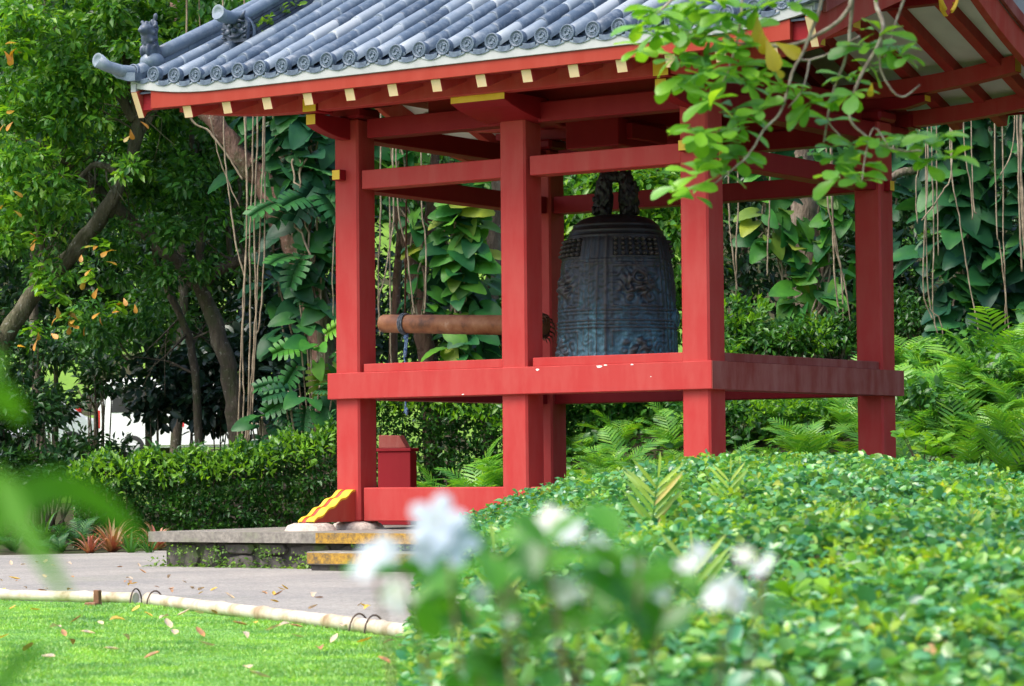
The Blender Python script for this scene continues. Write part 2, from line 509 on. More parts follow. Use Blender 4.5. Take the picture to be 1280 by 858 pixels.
# --- rafters with cream ends
def raf_z(y): return 4.482 + .352 * (y + 1.30)          # underside
RAFX = [-3.55 + .5672 * k for k in range(14)]
for side in (0, 1):
    for x in RAFX:
        y0, y1 = -1.30, 1.90
        pts = [(y0, raf_z(y0)), (y1, raf_z(y1)), (y1, raf_z(y1) + .135), (y0 - .045, raf_z(y0) + .135)]
        if side: pts = [(B_ - y, z) for y, z in pts]
        MB().prism(pts, 'x', x - .062, x + .062, side_mi={3: 1}).build('rafter', [RED, CREAM], house, bevel=.004)
    # white soffit boards above the rafters
    pts = [(-1.27, raf_z(-1.27) + .136), (1.915, raf_z(1.915) + .136), (1.915, raf_z(1.915) + .165), (-1.27, raf_z(-1.27) + .165)]
    if side: pts = [(B_ - y, z) for y, z in pts]
    MB().prism(pts, 'x', -4.22, 4.22).build('soffit_boards', SOFFIT, house)

# --- eave boards
def lift(x): return .115 * max(0.0, (abs(x) - 3.1) / 1.15) ** 2
def strip(name, mat, x_end, y0, y1, z0, z1, lo=0.0, bev=.004):
    bot, top = [], []
    for i in range(41):
        x = -x_end + 2 * x_end * i / 40
        bot.append((x, z0 + lift(x) * lo)); top.append((x, z1 + lift(x)))
    for side in (0, 1):
        a, b = (y0, y1) if side == 0 else (B_ - y1, B_ - y0)
        MB().prism(bot + top[::-1], 'y', a, b).build(name, mat, house, bevel=bev)
strip('eave_batten', EAVE_RED, 4.05, -1.375, -1.315, 4.606, 4.738, .15)
strip('inner_eave_board', RED_SHADE, 4.222, -1.310, -1.275, 4.60, 4.76, .15)
strip('eave_fascia', WHITE_B, 4.33, -1.395, -1.33, 4.739, 4.850, 1.0)

# --- barge boards
BSIDE = 0
def barge_bottom(t): return 4.535 + .385 * t - .014 * t * t if BSIDE == 0 else 4.555 + .10 * t + .068 * t * t
def tile_axis(t): return 4.93 + .478 * t + .010 * t * t
for sx in (-1, 1):
    xin, xout = 4.225, 4.315
    N = 18
    for side in (0, 1):
        T = [3.335 * i / N for i in range(N + 1)]; BSIDE = side
        yy = lambda t: (-1.41 + t) if side == 0 else (B_ + 1.41 - t)
        low = [(yy(max(t, .13)), barge_bottom(t)) for t in T]
        up = [(yy(t), barge_bottom(t) + .28 + .01 * t) for t in T]
        x0, x1 = sorted((sx * xin, sx * xout))
        MB().prism(low + up[::-1], 'x', x0, x1, side_mi={2 * N + 1: 1}).build('barge_board', [RED_BARGE, CREAM], house, bevel=.005)
        lo2 = [(yy(t), barge_bottom(t) + .26 + .02 * t) for t in T[1:]]
        up2 = [(yy(t), barge_bottom(t) + .38 + .03 * t) for t in T[1:]]
        x0, x1 = sorted((sx * (xout + .003), sx * (xout + .05)))
        MB().prism(lo2 + up2[::-1], 'x', x0, x1).build('barge_moulding', RED_OLD, house, bevel=.004)
        lo3 = [(yy(t), barge_bottom(t) + .282 + .01 * t) for t in T]
        up3 = [(yy(t), max(barge_bottom(t) + .30 + .01 * t, tile_axis(t - .08) - .10 + .115)) for t in T]
        x0, x1 = sorted((sx * (xin + .015), sx * (xout - .004)))
        MB().prism(lo3 + up3[::-1], 'x', x0, x1).build('verge_board', WHITE_B, house)
    # gable pendant, carved and gilded
    g = MB()
    pts = [(0, .36), (.10, .34), (.16, .22), (.20, .20), (.20, .10), (.12, .10), (.09, .0), (0, -.06), (-.09, .0), (-.12, .10), (-.20, .10), (-.20, .20), (-.16, .22), (-.10, .34)]
    x0, x1 = sorted((sx * 4.37, sx * 4.42))
    for yc, zc in ((1.30, 5.21), (1.92, 5.62)):
        gp = MB().prism([(yc + a, zc + b) for a, b in pts], 'x', x0, x1, mi=0, cap_mi=1)
        for s2 in (-1, 1):
            gp.tube([(sx * 4.40, yc + s2 * .17, zc + .20), (sx * 4.425, yc + s2 * .20, zc + .12), (sx * 4.425, yc + s2 * .14, zc + .05), (sx * 4.425, yc + s2 * .07, zc + .0)], .025, 8, mi=0)
        gp.ball((sx * 4.42, yc, zc + .17), (.03, .05, .05), 10, 6, mi=0)
        gp.build('gable_pendant', [YELLOW, RED], house, bevel=.006)

# --- roof tiles: stepped barrel tiles over shallow pan tiles
CAPX = np.linspace(-4.29, 4.29, 29)
R_T, STEP = .083, .43
def roof_slope(side):
    mb = MB()
    fy = (lambda y: y) if side == 0 else (lambda y: B_ - y)
    nseg = 9
    for xi, x in enumerate(CAPX):
        lx = lift(x)
        t = -.055
        while t < 3.20:
            t2 = min(t + STEP, 3.22)
            rows = []
            rj = rnd.uniform(-.004, .004); zj = rnd.uniform(-.007, .007); xj = rnd.uniform(-.008, .008)
            prof = ((t - .010, R_T + .001), (t + .03, R_T + .002), (t2 - .01, R_T - .004)) if t > 0 else ((t, R_T + .004), (t2 - .01, R_T - .004))
            o = len(mb.v)
            for tt, r in prof:
                z = tile_axis(tt) + lx * max(0, 1 - tt / 2.5) + zj
                for k in range(nseg + 1):
                    an = -.25 + (math.pi + .5) * k / nseg
                    mb.v.append((x + xj + (r + rj) * math.cos(an), fy(tt - 1.33), z + (r + rj) * math.sin(an)))
            for i in range(len(prof) - 1):
                for k in range(nseg):
                    a = o + i * (nseg + 1) + k
                    mb.f.append((a, a + 1, a + nseg + 2, a + nseg + 1)); mb.m.append(0); mb.sm.append(True)
            # front lip
            c = len(mb.v); mb.v.append((x + xj, fy(prof[0][0] - 1.33), tile_axis(prof[0][0]) + lx * max(0, 1 - prof[0][0] / 2.5) + zj))
            for k in range(nseg):
                mb.f.append((o + k + 1, o + k, c)); mb.m.append(0); mb.sm.append(False)
            t = t2
    # pan tiles between the barrels
    for i in range(len(CAPX) - 1):
        xa, xb = CAPX[i], CAPX[i + 1]
        lx = lift((xa + xb) / 2)
        t = -.075
        while t < 3.20:
            t2 = min(t + STEP * .5, 3.22)
            o = len(mb.v)
            for tt, dz in ((t, .012), (t, .030), (t2 + .02, .006)):
                for k in range(7):
                    q = k / 6
                    x = xa + .03 + (xb - xa - .06) * q
                    mb.v.append((x, fy(tt - 1.33), tile_axis(tt) - .075 - .028 * math.sin(q * math.pi) + dz + lx * max(0, 1 - tt / 2.5)))
            for r_ in range(2):
                for k in range(6):
                    a = o + r_ * 7 + k
                    mb.f.append((a, a + 1, a + 8, a + 7)); mb.m.append(0); mb.sm.append(False)
            t = t2
    # one closed bed under the tiles
    bot = [(fy(t - 1.33), tile_axis(t) - .125) for t in (-.03, .8, 1.6, 2.4, 3.25)]
    top = [(fy(t - 1.33), tile_axis(t) - .105) for t in (-.03, .8, 1.6, 2.4, 3.25)]
    o = mb.build('roof_tiles', TILE, house, recalc=False)
    MB().prism(bot + top[::-1], 'x', -4.25, 4.25).build('roof_bed', TILE_DK, house)
for s_ in (0, 1): roof_slope(s_)

# end caps of the barrel rows: rimmed discs with a comma whorl
def cap_tile():
    mb = MB()
    prof = [(.088, .055), (.089, -.012), (.085, -.020), (.072, -.020), (.068, -.010), (.050, -.010), (.046, -.014), (.040, -.010), (.0, -.009)]
    mb.lathe(prof, 24, (0, 0, 0), 'y')
    for k in range(3):
        a = 2 * math.pi * k / 3
        pts = [(.030 * math.cos(a + q) * (1 - q * .15), -.013, .030 * math.sin(a + q) * (1 - q * .15)) for q in (0, .5, 1.0, 1.5)]
        mb.tube(pts, [.010, .009, .006, .003], 6)
    for k in range(16):
        a = 2 * math.pi * k / 16
        mb.ball((.059 * math.cos(a), -.012, .059 * math.sin(a)), .0055, 6, 4)
    # eave lip of the pan tile beside the cap
    return mb.build('cap_tile', CAP_M, None)
cap0 = cap_tile()
first = True
for side in (0, 1):
    for x in CAPX:
        o = cap0 if first else cap0.copy()
        if not first: COL.objects.link(o)
        first = False
        o.parent = house
        o.matrix_parent_inverse = Matrix.Translation(house.location).inverted()
        o.location = (x, -1.39 if side == 0 else B_ + 1.39, 4.925 + lift(x))
        o.rotation_euler = (0, RNG.uniform(-.6, .6), 0 if side == 0 else math.pi)
        if side: o.rotation_euler = (0, 0, math.pi)
for side in (0, 1):
    for i in range(len(CAPX) - 1):
        xa, xb = CAPX[i] + .075, CAPX[i + 1] - .075
        l = lift((xa + xb) / 2)
        y = -1.408 if side == 0 else B_ + 1.380
        pts = []
        for k in range(7):
            q = k / 6; pts.append((xa + (xb - xa) * q, 4.872 + l - .012 * math.sin(q * math.pi)))
        low = [(x, z - .045 - .012 * math.sin(k / 6 * math.pi)) for k, (x, z) in enumerate(pts)]
        MB().prism(low + pts[::-1], 'y', y, y + .03).build('eave_tile', CAP_M, house, bevel=.003)

# descending ridges, main ridge, verge ends
def ridge_stack(mb, pts, w, layers, h):
    """pts along the ridge base; layered thin tiles with small reveals."""
    for L in range(layers):
        ww = w * (1 - .10 * L) / 2
        for i in range(len(pts) - 1):
            p, q = np.array(pts[i]), np.array(pts[i + 1])
            dirv = (q - p) / np.linalg.norm(q - p)
            s = np.cross(dirv, (0, 0, 1.0)); s /= np.linalg.norm(s)
            z0, z1 = h * L / layers, h * (L + .82) / layers
            q2 = q - dirv * .006
            v = [p - s * ww + (0, 0, z0), p + s * ww + (0, 0, z0), q2 + s * ww + (0, 0, z0), q2 - s * ww + (0, 0, z0),
                 p - s * ww + (0, 0, z1), p + s * ww + (0, 0, z1), q2 + s * ww + (0, 0, z1), q2 - s * ww + (0, 0, z1)]
            mb.add(v, [(0, 3, 2, 1), (4, 5, 6, 7), (0, 1, 5, 4), (1, 2, 6, 5), (2, 3, 7, 6), (3, 0, 4, 7)])
for sx in (-1, 1):
    for side in (0, 1):
        fy = (lambda y: y) if side == 0 else (lambda y: B_ - y)
        X = sx * 3.60
        T = np.linspace(1.02, 3.2, 9)
        pts = [(X, fy(t - 1.33), tile_axis(t) + .045) for t in T]
        mb = MB()
        ridge_stack(mb, pts, .24, 5, .24)
        rid = mb.build('descending_ridge', TILE_DK, house)
        top = [(X, fy(t - 1.33), tile_axis(t) + .045 + .265) for t in T]
        tip = [(X, fy(-.74), tile_axis(.60) + .515), (X, fy(-.66), tile_axis(.66) + .455), (X, fy(-.52), tile_axis(.82) + .375)]
        rr = [.088, .080, .075] + [.074] * len(top)
        t2 = MB().tube(tip + top, rr, 14)
        t2.lathe([(.088, 0), (.06, -.006), (.05, .004), (.0, .004)], 16, (X, fy(-.745), tile_axis(.60) + .517), 'y')
        t2.build('ridge_cap', TILE, rid)
        # demon-face end tile
        y0 = fy(-.40); s = -1 if side == 0 else 1
        zb = tile_axis(.90) + .06
        fc = MB().prism([(X - .17, zb), (X + .17, zb), (X + .185, zb + .22), (X + .13, zb + .30), (X - .13, zb + .30), (X - .185, zb + .22)], 'y', min(y0, y0 + s * .05), max(y0, y0 + s * .05))
        yb = y0 + s * .06
        for sg in (-1, 1):
            fc.ball((X + sg * .065, yb, zb + .19), (.036, .03, .03), 10, 8)
            fc.tube([(X + sg * .02, yb, zb + .215), (X + sg * .07, yb + s * .02, zb + .245), (X + sg * .14, yb, zb + .225)], [.014, .022, .012], 8)
            fc.tube([(X + sg * .10, yb, zb + .26), (X + sg * .15, yb + s * .02, zb + .31), (X + sg * .16, yb, zb + .35)], [.024, .018, .006], 8)
            fc.ball((X + sg * .10, yb - s * .005, zb + .12), (.045, .03, .04), 10, 8)
            fc.tube([(X + sg * .045, yb + s * .01, zb + .06), (X + sg * .05, yb + s * .03, zb + .095)], [.010, .004], 6)
            for q in range(3):
                fc.tube([(X + sg * .13, yb, zb + .05 + q * .05), (X + sg * .175, yb + s * .015, zb + .06 + q * .05), (X + sg * .165, yb, zb + .085 + q * .05)], [.014, .012, .005], 6)
        fc.ball((X, yb + s * .015, zb + .135), (.035, .035, .03), 10, 8)
        fc.tube([(X - .09, yb, zb + .085), (X - .04, yb + s * .02, zb + .06), (X + .04, yb + s * .02, zb + .06), (X + .09, yb, zb + .085)], [.012, .018, .018, .012], 8)
        fc.box(X - .18, X + .18, min(y0, y0 - s * .03), max(y0, y0 - s * .03), zb - .03, zb + .02)
        fc.build('demon_face_tile', TILE_DK, house, recalc=True)
        # collar behind the face
        MB().lathe([(.20, 0), (.20, .05), (.165, .05)], 20, (X, min(fy(-.37), fy(-.37) - s * .05), zb + .12), 'y').build('ridge_collar', TILE, house)
        # verge: ornament at the eave corner with a small lion on a rounded tile
        Xv = sx * 4.27
        v = MB()
        T2 = np.linspace(.28, 3.2, 10)
        v.tube([(Xv, fy(t - 1.33), tile_axis(t) + .10 + lift(Xv) * max(0, 1 - t / 2.5)) for t in T2], .082, 12)
        v.build('verge_cap', TILE, house)
        c = MB()
        c.tube([(Xv + sx * .26, fy(-1.70), 5.16), (Xv + sx * .20, fy(-1.62), 5.10), (Xv + sx * .10, fy(-1.50), 5.055), (Xv + sx * .02, fy(-1.36), 5.045), (Xv, fy(-1.15), 5.10), (Xv, fy(-.95), 5.20)], [.085, .066, .068, .075, .08, .08], 14)
        c.lathe([(.085, 0), (.06, -.004), (.05, .006), (0, .006)], 16, (Xv + sx * .265, fy(-1.705), 5.163), 'y')
        c.prism([(Xv + sx * .28, 5.06), (Xv + sx * .18, 4.98), (Xv, 4.93), (Xv - sx * .10, 4.93), (Xv - sx * .10, 5.02), (Xv, 5.03), (Xv + sx * .18, 5.05)], 'y', min(fy(-1.50), fy(-1.32)), max(fy(-1.50), fy(-1.32)))
        cor = c.build('corner_tile', TILE, house)
        k = MB()
        k.ball((Xv + sx * -.02, fy(-1.12), 5.19), (.135, .15, .115), 18, 12)
        k.build('lion_seat', TILE, cor)
        L = MB(); bx, by, bz = Xv - sx * .02, fy(-1.14), 5.28
        f = s
        L.ball((bx, by, bz + .05), (.095, .12, .10))
        L.ball((bx, by + f * .05, bz + .16), (.085, .08, .10))
        L.ball((bx, by + f * .09, bz + .26), (.08, .08, .07))
        L.ball((bx, by + f * .155, bz + .245), (.042, .05, .034))
        for sg in (-1, 1):
            L.ball((bx + sg * .045, by + f * .09, bz + .02), (.025, .05, .07))
            L.ball((bx + sg * .05, by - f * .06, bz + .02), (.035, .06, .05))
            L.ball((bx + sg * .05, by + f * .07, bz + .325), (.018, .018, .035))
            L.ball((bx + sg * .06, by + f * .05, bz + .24), (.03, .05, .05))
        for q in range(26):
            a = q * 2.4; L.ball((bx + .085 * math.cos(a), by + f * .03 + .07 * math.sin(a), bz + .08 + .011 * q), (.026, .026, .026), 8, 6)
        for q in range(6):
            L.ball((bx + rnd.uniform(-.03, .03), by - f * (.08 - .006 * q), bz + .12 + q * .06), (.035 - .003 * q, .035, .045), 8, 6)
        for q in range(4):
            L.ball((bx + rnd.uniform(-.06, .06), by - f * .04, bz + .34 + q * .03), (.02, .02, .035), 8, 6)
        lo = L.build('lion_statue', TILE_DK, cor)
        rm = lo.modifiers.new('remesh', 'REMESH'); rm.mode = 'VOXEL'; rm.voxel_size = .011; rm.use_smooth_shade = True
mb = MB()
ridge_stack(mb, [(x, B_ / 2, 6.50) for x in np.linspace(-4.1, 4.1, 20)], .34, 7, .42)
mr = mb.build('main_ridge', TILE_DK, house)
MB().tube([(-4.35, B_ / 2, 7.12), (-4.2, B_ / 2, 7.02)] + [(x, B_ / 2, 6.98) for x in np.linspace(-4.0, 4.0, 14)] + [(4.2, B_ / 2, 7.02), (4.35, B_ / 2, 7.12)], .09, 14).build('ridge_cap', TILE, mr)

# --- sloping foot braces with wavy yellow edges on the front corner posts
for px_ in (-A_, A_):
    n = 24
    def zt(t): return .345 - .335 * t ** 1.05 + .013 * math.sin(t * 3.5 * 2 * math.pi)
    prof = [(-.905 + 0 * 0, 0.002)]
    top = [(-H_ - .735 * (i / n), max(.012, zt(i / n))) for i in range(n + 1)]
    out = top + [(-H_ - .735, .004), (-H_, .004)]
    MB().prism(out, 'x', px_ - .10, px_ + .105).build('foot_brace', RED_BARGE, house)
    for a, b in ((-.135, -.10), (.105, .20)):
        pass
    fb = MB()
    for a, b in ((px_ - .115, px_ - .060), (px_ - .005, px_ + .107)):
        up = [(y, z + .010) for y, z in top]; dn = [(y, max(.004, z - .012)) for y, z in top]
        fb.prism(up + dn[::-1], 'x', a, b)
    fb.build('foot_brace_edge', YELLOW, house)

# ================================================================== stone platform
def stone_mat(name, c, sc, moss=.0):
    m, nt, b, out = new_mat(name)
    n = noise_node(nt, sc, 8, .7)
    r = ramp(nt, n.outputs[0], [(.3, tuple(q * .55 for q in c)), (.5, c), (.72, tuple(min(.8, q * 1.7) for q in c))])
    n2 = noise_node(nt, 3.5, 5, .7)
    f = ramp(nt, n2.outputs[0], [(.52, (0, 0, 0)), (.60, (moss,) * 3)])
    col = mix(nt, f.outputs[0], r.outputs[0], (.07, .12, .02))
    nt.links.new(col, b.inputs['Base Color']); b.inputs['Roughness'].default_value = .85
    add_bump(nt, b, noise_node(nt, sc * 6, 6, .7).outputs[0], .5, .012)
    return m
CONC = stone_mat('aged_concrete', (.22, .20, .17), 14, .25)
LAVA = stone_mat('dark_lava_stone', (.085, .075, .065), 9, .75)
MORTAR = stone_mat('dark_mortar', (.05, .045, .04), 12, .6)
PALE = stone_mat('pale_foot_stone', (.50, .42, .35), 16, .0)
def yellow_edge_mat():
    m, nt, b, out = new_mat('worn_yellow_edge')
    n = noise_node(nt, 16, 7, .75)
    r = ramp(nt, n.outputs[0], [(.36, (.10, .075, .045)), (.46, (.26, .15, .03)), (.60, (.46, .26, .025)), (.78, (.46, .32, .14))])
    nt.links.new(r.outputs[0], b.inputs['Base Color']); b.inputs['Roughness'].default_value = .8
    add_bump(nt, b, noise_node(nt, 60, 5).outputs[0], .4, .008)
    return m
YEDGE = yellow_edge_mat()
GZ = -.47
plat = empty('stone_platform', (0, 1.9, GZ), 'low stone platform with concrete slab top and yellow edged steps under the bell house', 'platform')
SX0, SX1, SY0, SY1, SZ0, SZ1 = -3.90, 3.80, -1.60, 5.45, -.195, -.085
slab = MB()
xs = [SX0, -1.56, 1.56, SX1]
for i in range(3):
    slab.box(xs[i], xs[i + 1], SY0, SY1, SZ0, SZ1, face_mi={'-y': 1 if i == 1 else 0})
slab.build('slab', [CONC, YEDGE], plat, clean=True, recalc=False)
MB().box(SX0 + .14, SX1 - .14, SY0 + .14, SY1 - .14, GZ - .25, SZ0 - .001).build('foundation', MORTAR, plat)
# fitted lava stones on the visible wall faces
def stone_wall(x0, x1, y, axis='y'):
    mb = MB(); rr = random.Random(5)
    x = x0
    while x < x1:
        w_ = rr.uniform(.28, .62)
        split = rr.random() < .5
        rows = [(GZ - .1, SZ0 - .005)] if not split else [(GZ - .1, GZ + rr.uniform(.09, .17)), (None, SZ0 - .005)]
        prev = GZ - .1
        for (a, b) in rows:
            a = prev if a is None else a; prev = b
            xa, xb = x + .008, min(x + w_, x1) - .008
            cx, cz = (xa + xb) / 2, (a + b) / 2
            n = rr.randint(6, 9); pts = []
            for k in range(n):
                an = 2 * math.pi * (k + rr.uniform(-.2, .2)) / n
                c_, s_ = math.cos(an), math.sin(an)
                q = 1 / max(abs(c_), abs(s_)) ** .75
                pts.append((cx + (xb - xa) / 2 * c_ * q * rr.uniform(.90, 1.0), cz + (b - a) / 2 * s_ * q * rr.uniform(.9, 1.0)))
            dep = rr.uniform(.02, .07)
            o = len(mb.v)
            def P(a_, h, b_): return (a_, h, b_) if axis == 'y' else (h, a_, b_)
            sgn = -1
            inn = [(cx + (px - cx) * .72, cz + (pz - cz) * .72) for px, pz in pts]
            vv = [P(px, y, pz) for px, pz in pts] + [P(px, y + sgn * dep * .8, pz) for px, pz in [(cx + (px - cx) * .95, cz + (pz - cz) * .95) for px, pz in pts]] + [P(px, y + sgn * (dep + .015), pz) for px, pz in inn]
            ff = []
            for r_ in range(2):
                for k in range(n):
                    k2 = (k + 1) % n; ff.append((r_ * n + k, r_ * n + k2, (r_ + 1) * n + k2, (r_ + 1) * n + k))
            ff.append(tuple(range(2 * n, 3 * n)))
            mb.add(vv, ff, 0, False)
        x += w_
    return mb
stone_wall(SX0 + .16, SX1 - .16, SY0 + .139).build('stone_facing', LAVA, plat)
stone_wall(SY0 + .16, SY1 - .16, SX0 + .139, 'x').build('stone_facing', LAVA, plat)
st = MB().box(-1.40, 1.40, -1.96, SY0 + .10, -.405, -.270, face_mi={'-y': 1, '-x': 1, '+x': 1})
stp = st.build('step', [CONC, YEDGE], plat, bevel=.012)
MB().box(-1.36, 1.36, -1.92, SY0 + .10, GZ - .1, -.406).build('step_base', MORTAR, plat)
for px_, py_ in post_xy:
    MB().lathe([(0, .0), (.20, 0), (.26, -.02), (.29, -.055), (.30, -.10)], 20, (px_ + .02, py_ - .02, .0 - .001)).build('base_stone', PALE, plat)
for px_ in (-A_, A_):
    mb = MB().lathe([(0, .0), (.18, -.002), (.25, -.025), (.29, -.088)], 18, (px_ - .02, -.80, 0)); mb.build('base_stone', PALE, plat)

# ================================================================== the temple bell
def bell_mat():
    m, nt, b, out = new_mat('patinated_bronze')
    tc0 = nd(nt, 'ShaderNodeTexCoord'); mp0 = nd(nt, 'ShaderNodeMapping'); mp0.inputs['Scale'].default_value = (5.5, 5.5, 1.6)
    nt.links.new(tc0.outputs['Object'], mp0.inputs[0])
    n = nd(nt, 'ShaderNodeTexNoise'); n.inputs['Scale'].default_value = 1.0; n.inputs['Detail'].default_value = 8; n.inputs['Roughness'].default_value = .7
    nt.links.new(mp0.outputs[0], n.inputs['Vector'])
    tc = nd(nt, 'ShaderNodeTexCoord'); sp = nd(nt, 'ShaderNodeSeparateXYZ'); nt.links.new(tc.outputs['Object'], sp.inputs[0])
    mr_ = nd(nt, 'ShaderNodeMapRange'); mr_.inputs[1].default_value = 1.62; mr_.inputs[2].default_value = .35; mr_.inputs[3].default_value = -.16; mr_.inputs[4].default_value = .22
    nt.links.new(sp.outputs['Z'], mr_.inputs[0])
    ad = nd(nt, 'ShaderNodeMath', operation='ADD'); nt.links.new(n.outputs[0], ad.inputs[0]); nt.links.new(mr_.outputs[0], ad.inputs[1])
    r = ramp(nt, ad.outputs[0], [(.34, (.024, .024, .028)), (.50, (.030, .042, .058)), (.60, (.034, .075, .105)), (.70, (.055, .14, .19)), (.84, (.13, .27, .33))])
    n3 = noise_node(nt, 22, 5, .7)
    f3 = ramp(nt, n3.outputs[0], [(.5, (0, 0, 0)), (.68, (.6, .6, .6))])
    c = mix(nt, f3.outputs[0], r.outputs[0], (.045, .033, .030))
    nt.links.new(c, b.inputs['Base Color'])
    ra = nd(nt, 'ShaderNodeAttribute'); ra.attribute_name = 'relief'
    fr = ramp(nt, ra.outputs['Fac'], [(.25, (0, 0, 0)), (.75, (.8, .8, .8))])
    c = mix(nt, fr.outputs[0], c, (.060, .048, .046))
    nt.links.new(c, b.inputs['Base Color'])
    b.inputs['Metallic'].default_value = .35; b.inputs['Roughness'].default_value = .42
    add_bump(nt, b, noise_node(nt, 55, 5, .7).outputs[0], .35, .006)
    return m
BRONZE = bell_mat()
DARKB = noisy('dark_bronze', [(.35, (.028, .024, .024)), (.6, (.065, .055, .05)), (.75, (.11, .09, .08))], 12, .5, .5, .01)
BZ = 1.50
bell = empty('temple_bell', (0, 1.9, BZ), 'large bronze temple bell with blue patina and raised studs hanging in the bell house', 'bell')
def bell_body():
    nth, nz = 260, 150
    zs = np.linspace(0, 1.93, nz)
    pz = [0, .05, .10, .33, .55, .90, 1.15, 1.40, 1.60, 1.72, 1.80, 1.86, 1.90, 1.93]
    pr = [.705, .708, .695, .672, .668, .655, .640, .610, .565, .520, .470, .405, .30, .0]
    R = np.interp(zs, pz, pr)
    for _ in range(3): R[1:-1] = (R[:-2] + 2 * R[1:-1] + R[2:]) / 4
    th = np.linspace(0, 2 * np.pi, nth, endpoint=False)
    Z, T = np.meshgrid(zs, th, indexing='ij')
    RR = np.repeat(R[:, None], nth, 1)
    def ridge(x, c, w): return np.clip(1 - np.abs(x - c) / w, 0, 1)
    h = np.zeros_like(RR)
    for c, w_, a in ((.02, .03, .012), (.10, .012, .010), (.125, .01, .007), (.62, .012, .012), (.66, .008, .008), (.70, .012, .010), (.78, .008, .008), (.82, .010, .012),
                     (1.34, .010, .010), (1.375, .008, .008), (1.66, .010, .010), (1.72, .012, .010), (1.79, .012, .010)):
        h += 1.9 * a * ridge(Z, c, w_)
    body = smooth(.12, .14, Z) * (1 - smooth(1.64, 1.66, Z))
    az0 = math.radians(-80)
    q = (T - az0 + math.pi / 4) % (math.pi / 2) - math.pi / 4      # distance from nearest strap, radians
    aq = np.abs(q)
    for c, w_ in ((.045, .016), (.19, .016), (.215, .012), (.10, .008)): h += body * .020 * ridge(aq, c, w_)
    # panel frames
    pan = (aq > .26)
    pc = math.pi / 4
    dx = (pc - aq)
    for z0, z1 in ((.16, .58), (.86, 1.31), (1.41, 1.63)):
        fx = np.abs(dx) - .47; fz = np.maximum(z0 - Z, Z - z1)
        dd = np.maximum(fx * .62, fz)
        h += .017 * np.clip(1 - np.abs(dd) / .013, 0, 1)
    # relief figures and scrolls
    rel = np.zeros_like(h)
    for i in range(nz):
        for j in range(nth):
            if .12 < zs[i] < 1.40:
                v = mnoise.noise((RR[i, j] * math.cos(th[j]) * 9, RR[i, j] * math.sin(th[j]) * 9, zs[i] * 9))
                v2 = mnoise.noise((RR[i, j] * math.cos(th[j]) * 26, RR[i, j] * math.sin(th[j]) * 26, zs[i] * 26))
                rel[i, j] = .007 * math.sin(v * 11) + .004 * v2
    fig = np.exp(-((dx) / .30) ** 2 * 1.2) * (np.exp(-((Z - 1.08) / .15) ** 2) + .9 * np.exp(-((Z - .38) / .13) ** 2))
    fig *= smooth(.30, .36, aq)
    h += rel * (.6 + 3.4 * fig) + .024 * fig * (1 + np.sin(dx * 22 + Z * 30))
    RR = RR + h
    V = np.stack([RR * np.cos(T), RR * np.sin(T), Z], -1).reshape(-1, 3)
    idx = np.arange(nz * nth).reshape(nz, nth)
    a = idx[:-1, :]; b = np.roll(idx, -1, 1)[:-1, :]; c = np.roll(idx, -1, 1)[1:, :]; d_ = idx[1:, :]
    F = np.stack([a, b, c, d_], -1).reshape(-1, 4)
    o = mesh_np('bell_body', V, F, BRONZE, bell, True, local=True)
    at_ = o.data.attributes.new('relief', 'FLOAT', 'POINT'); at_.data.foreach_set('value', np.clip(h / .018, 0, 1).astype(np.float32).ravel())
    # inside wall
    MB().lathe([(.70, 0), (.60, .0), (.57, .5), (.54, 1.2), (.4, 1.6), (.0, 1.7)], 48).build('bell_inside', DARKB, None)
    ins = bpy.data.objects['bell_inside']; ins.parent = bell
    # stud panels
    for k in range(4):
        mb = MB()
        a0 = az0 + math.pi / 4 + k * math.pi / 2
        for r_ in range(4):
            z = 1.445 + r_ * .053
            rad = float(np.interp(z, pz, pr))
            for c_ in range(7):
                an = a0 + (c_ - 3) * .135
                cx, cy_ = math.cos(an), math.sin(an)
                rot = Matrix.Rotation(an, 3, 'Z')
                mb.ball((cx * (rad + .012), cy_ * (rad + .012), z), (.046, .025, .025), 10, 6, rot=rot)
        p = mb.build('stud_panel', DARKB, None); p.parent = bell
    for an in (math.radians(20), math.radians(180)):
        mb = MB(); rad = .655
        M = Matrix.Rotation(an, 3, 'Z')
        base = MB().lathe([(.115, -.03), (.112, .03), (.09, .045), (.085, .032), (.05, .034), (.045, .045), (0, .045)], 24, (0, 0, 0), 'x')
        vv = [tuple(M @ Vector((x + rad, y, z + .73))) for x, y, z in base.v]
        mb.add(vv, base.f, 0, True)
        p = mb.build('striking_boss', BRONZE, None); p.parent = bell
bell_body()
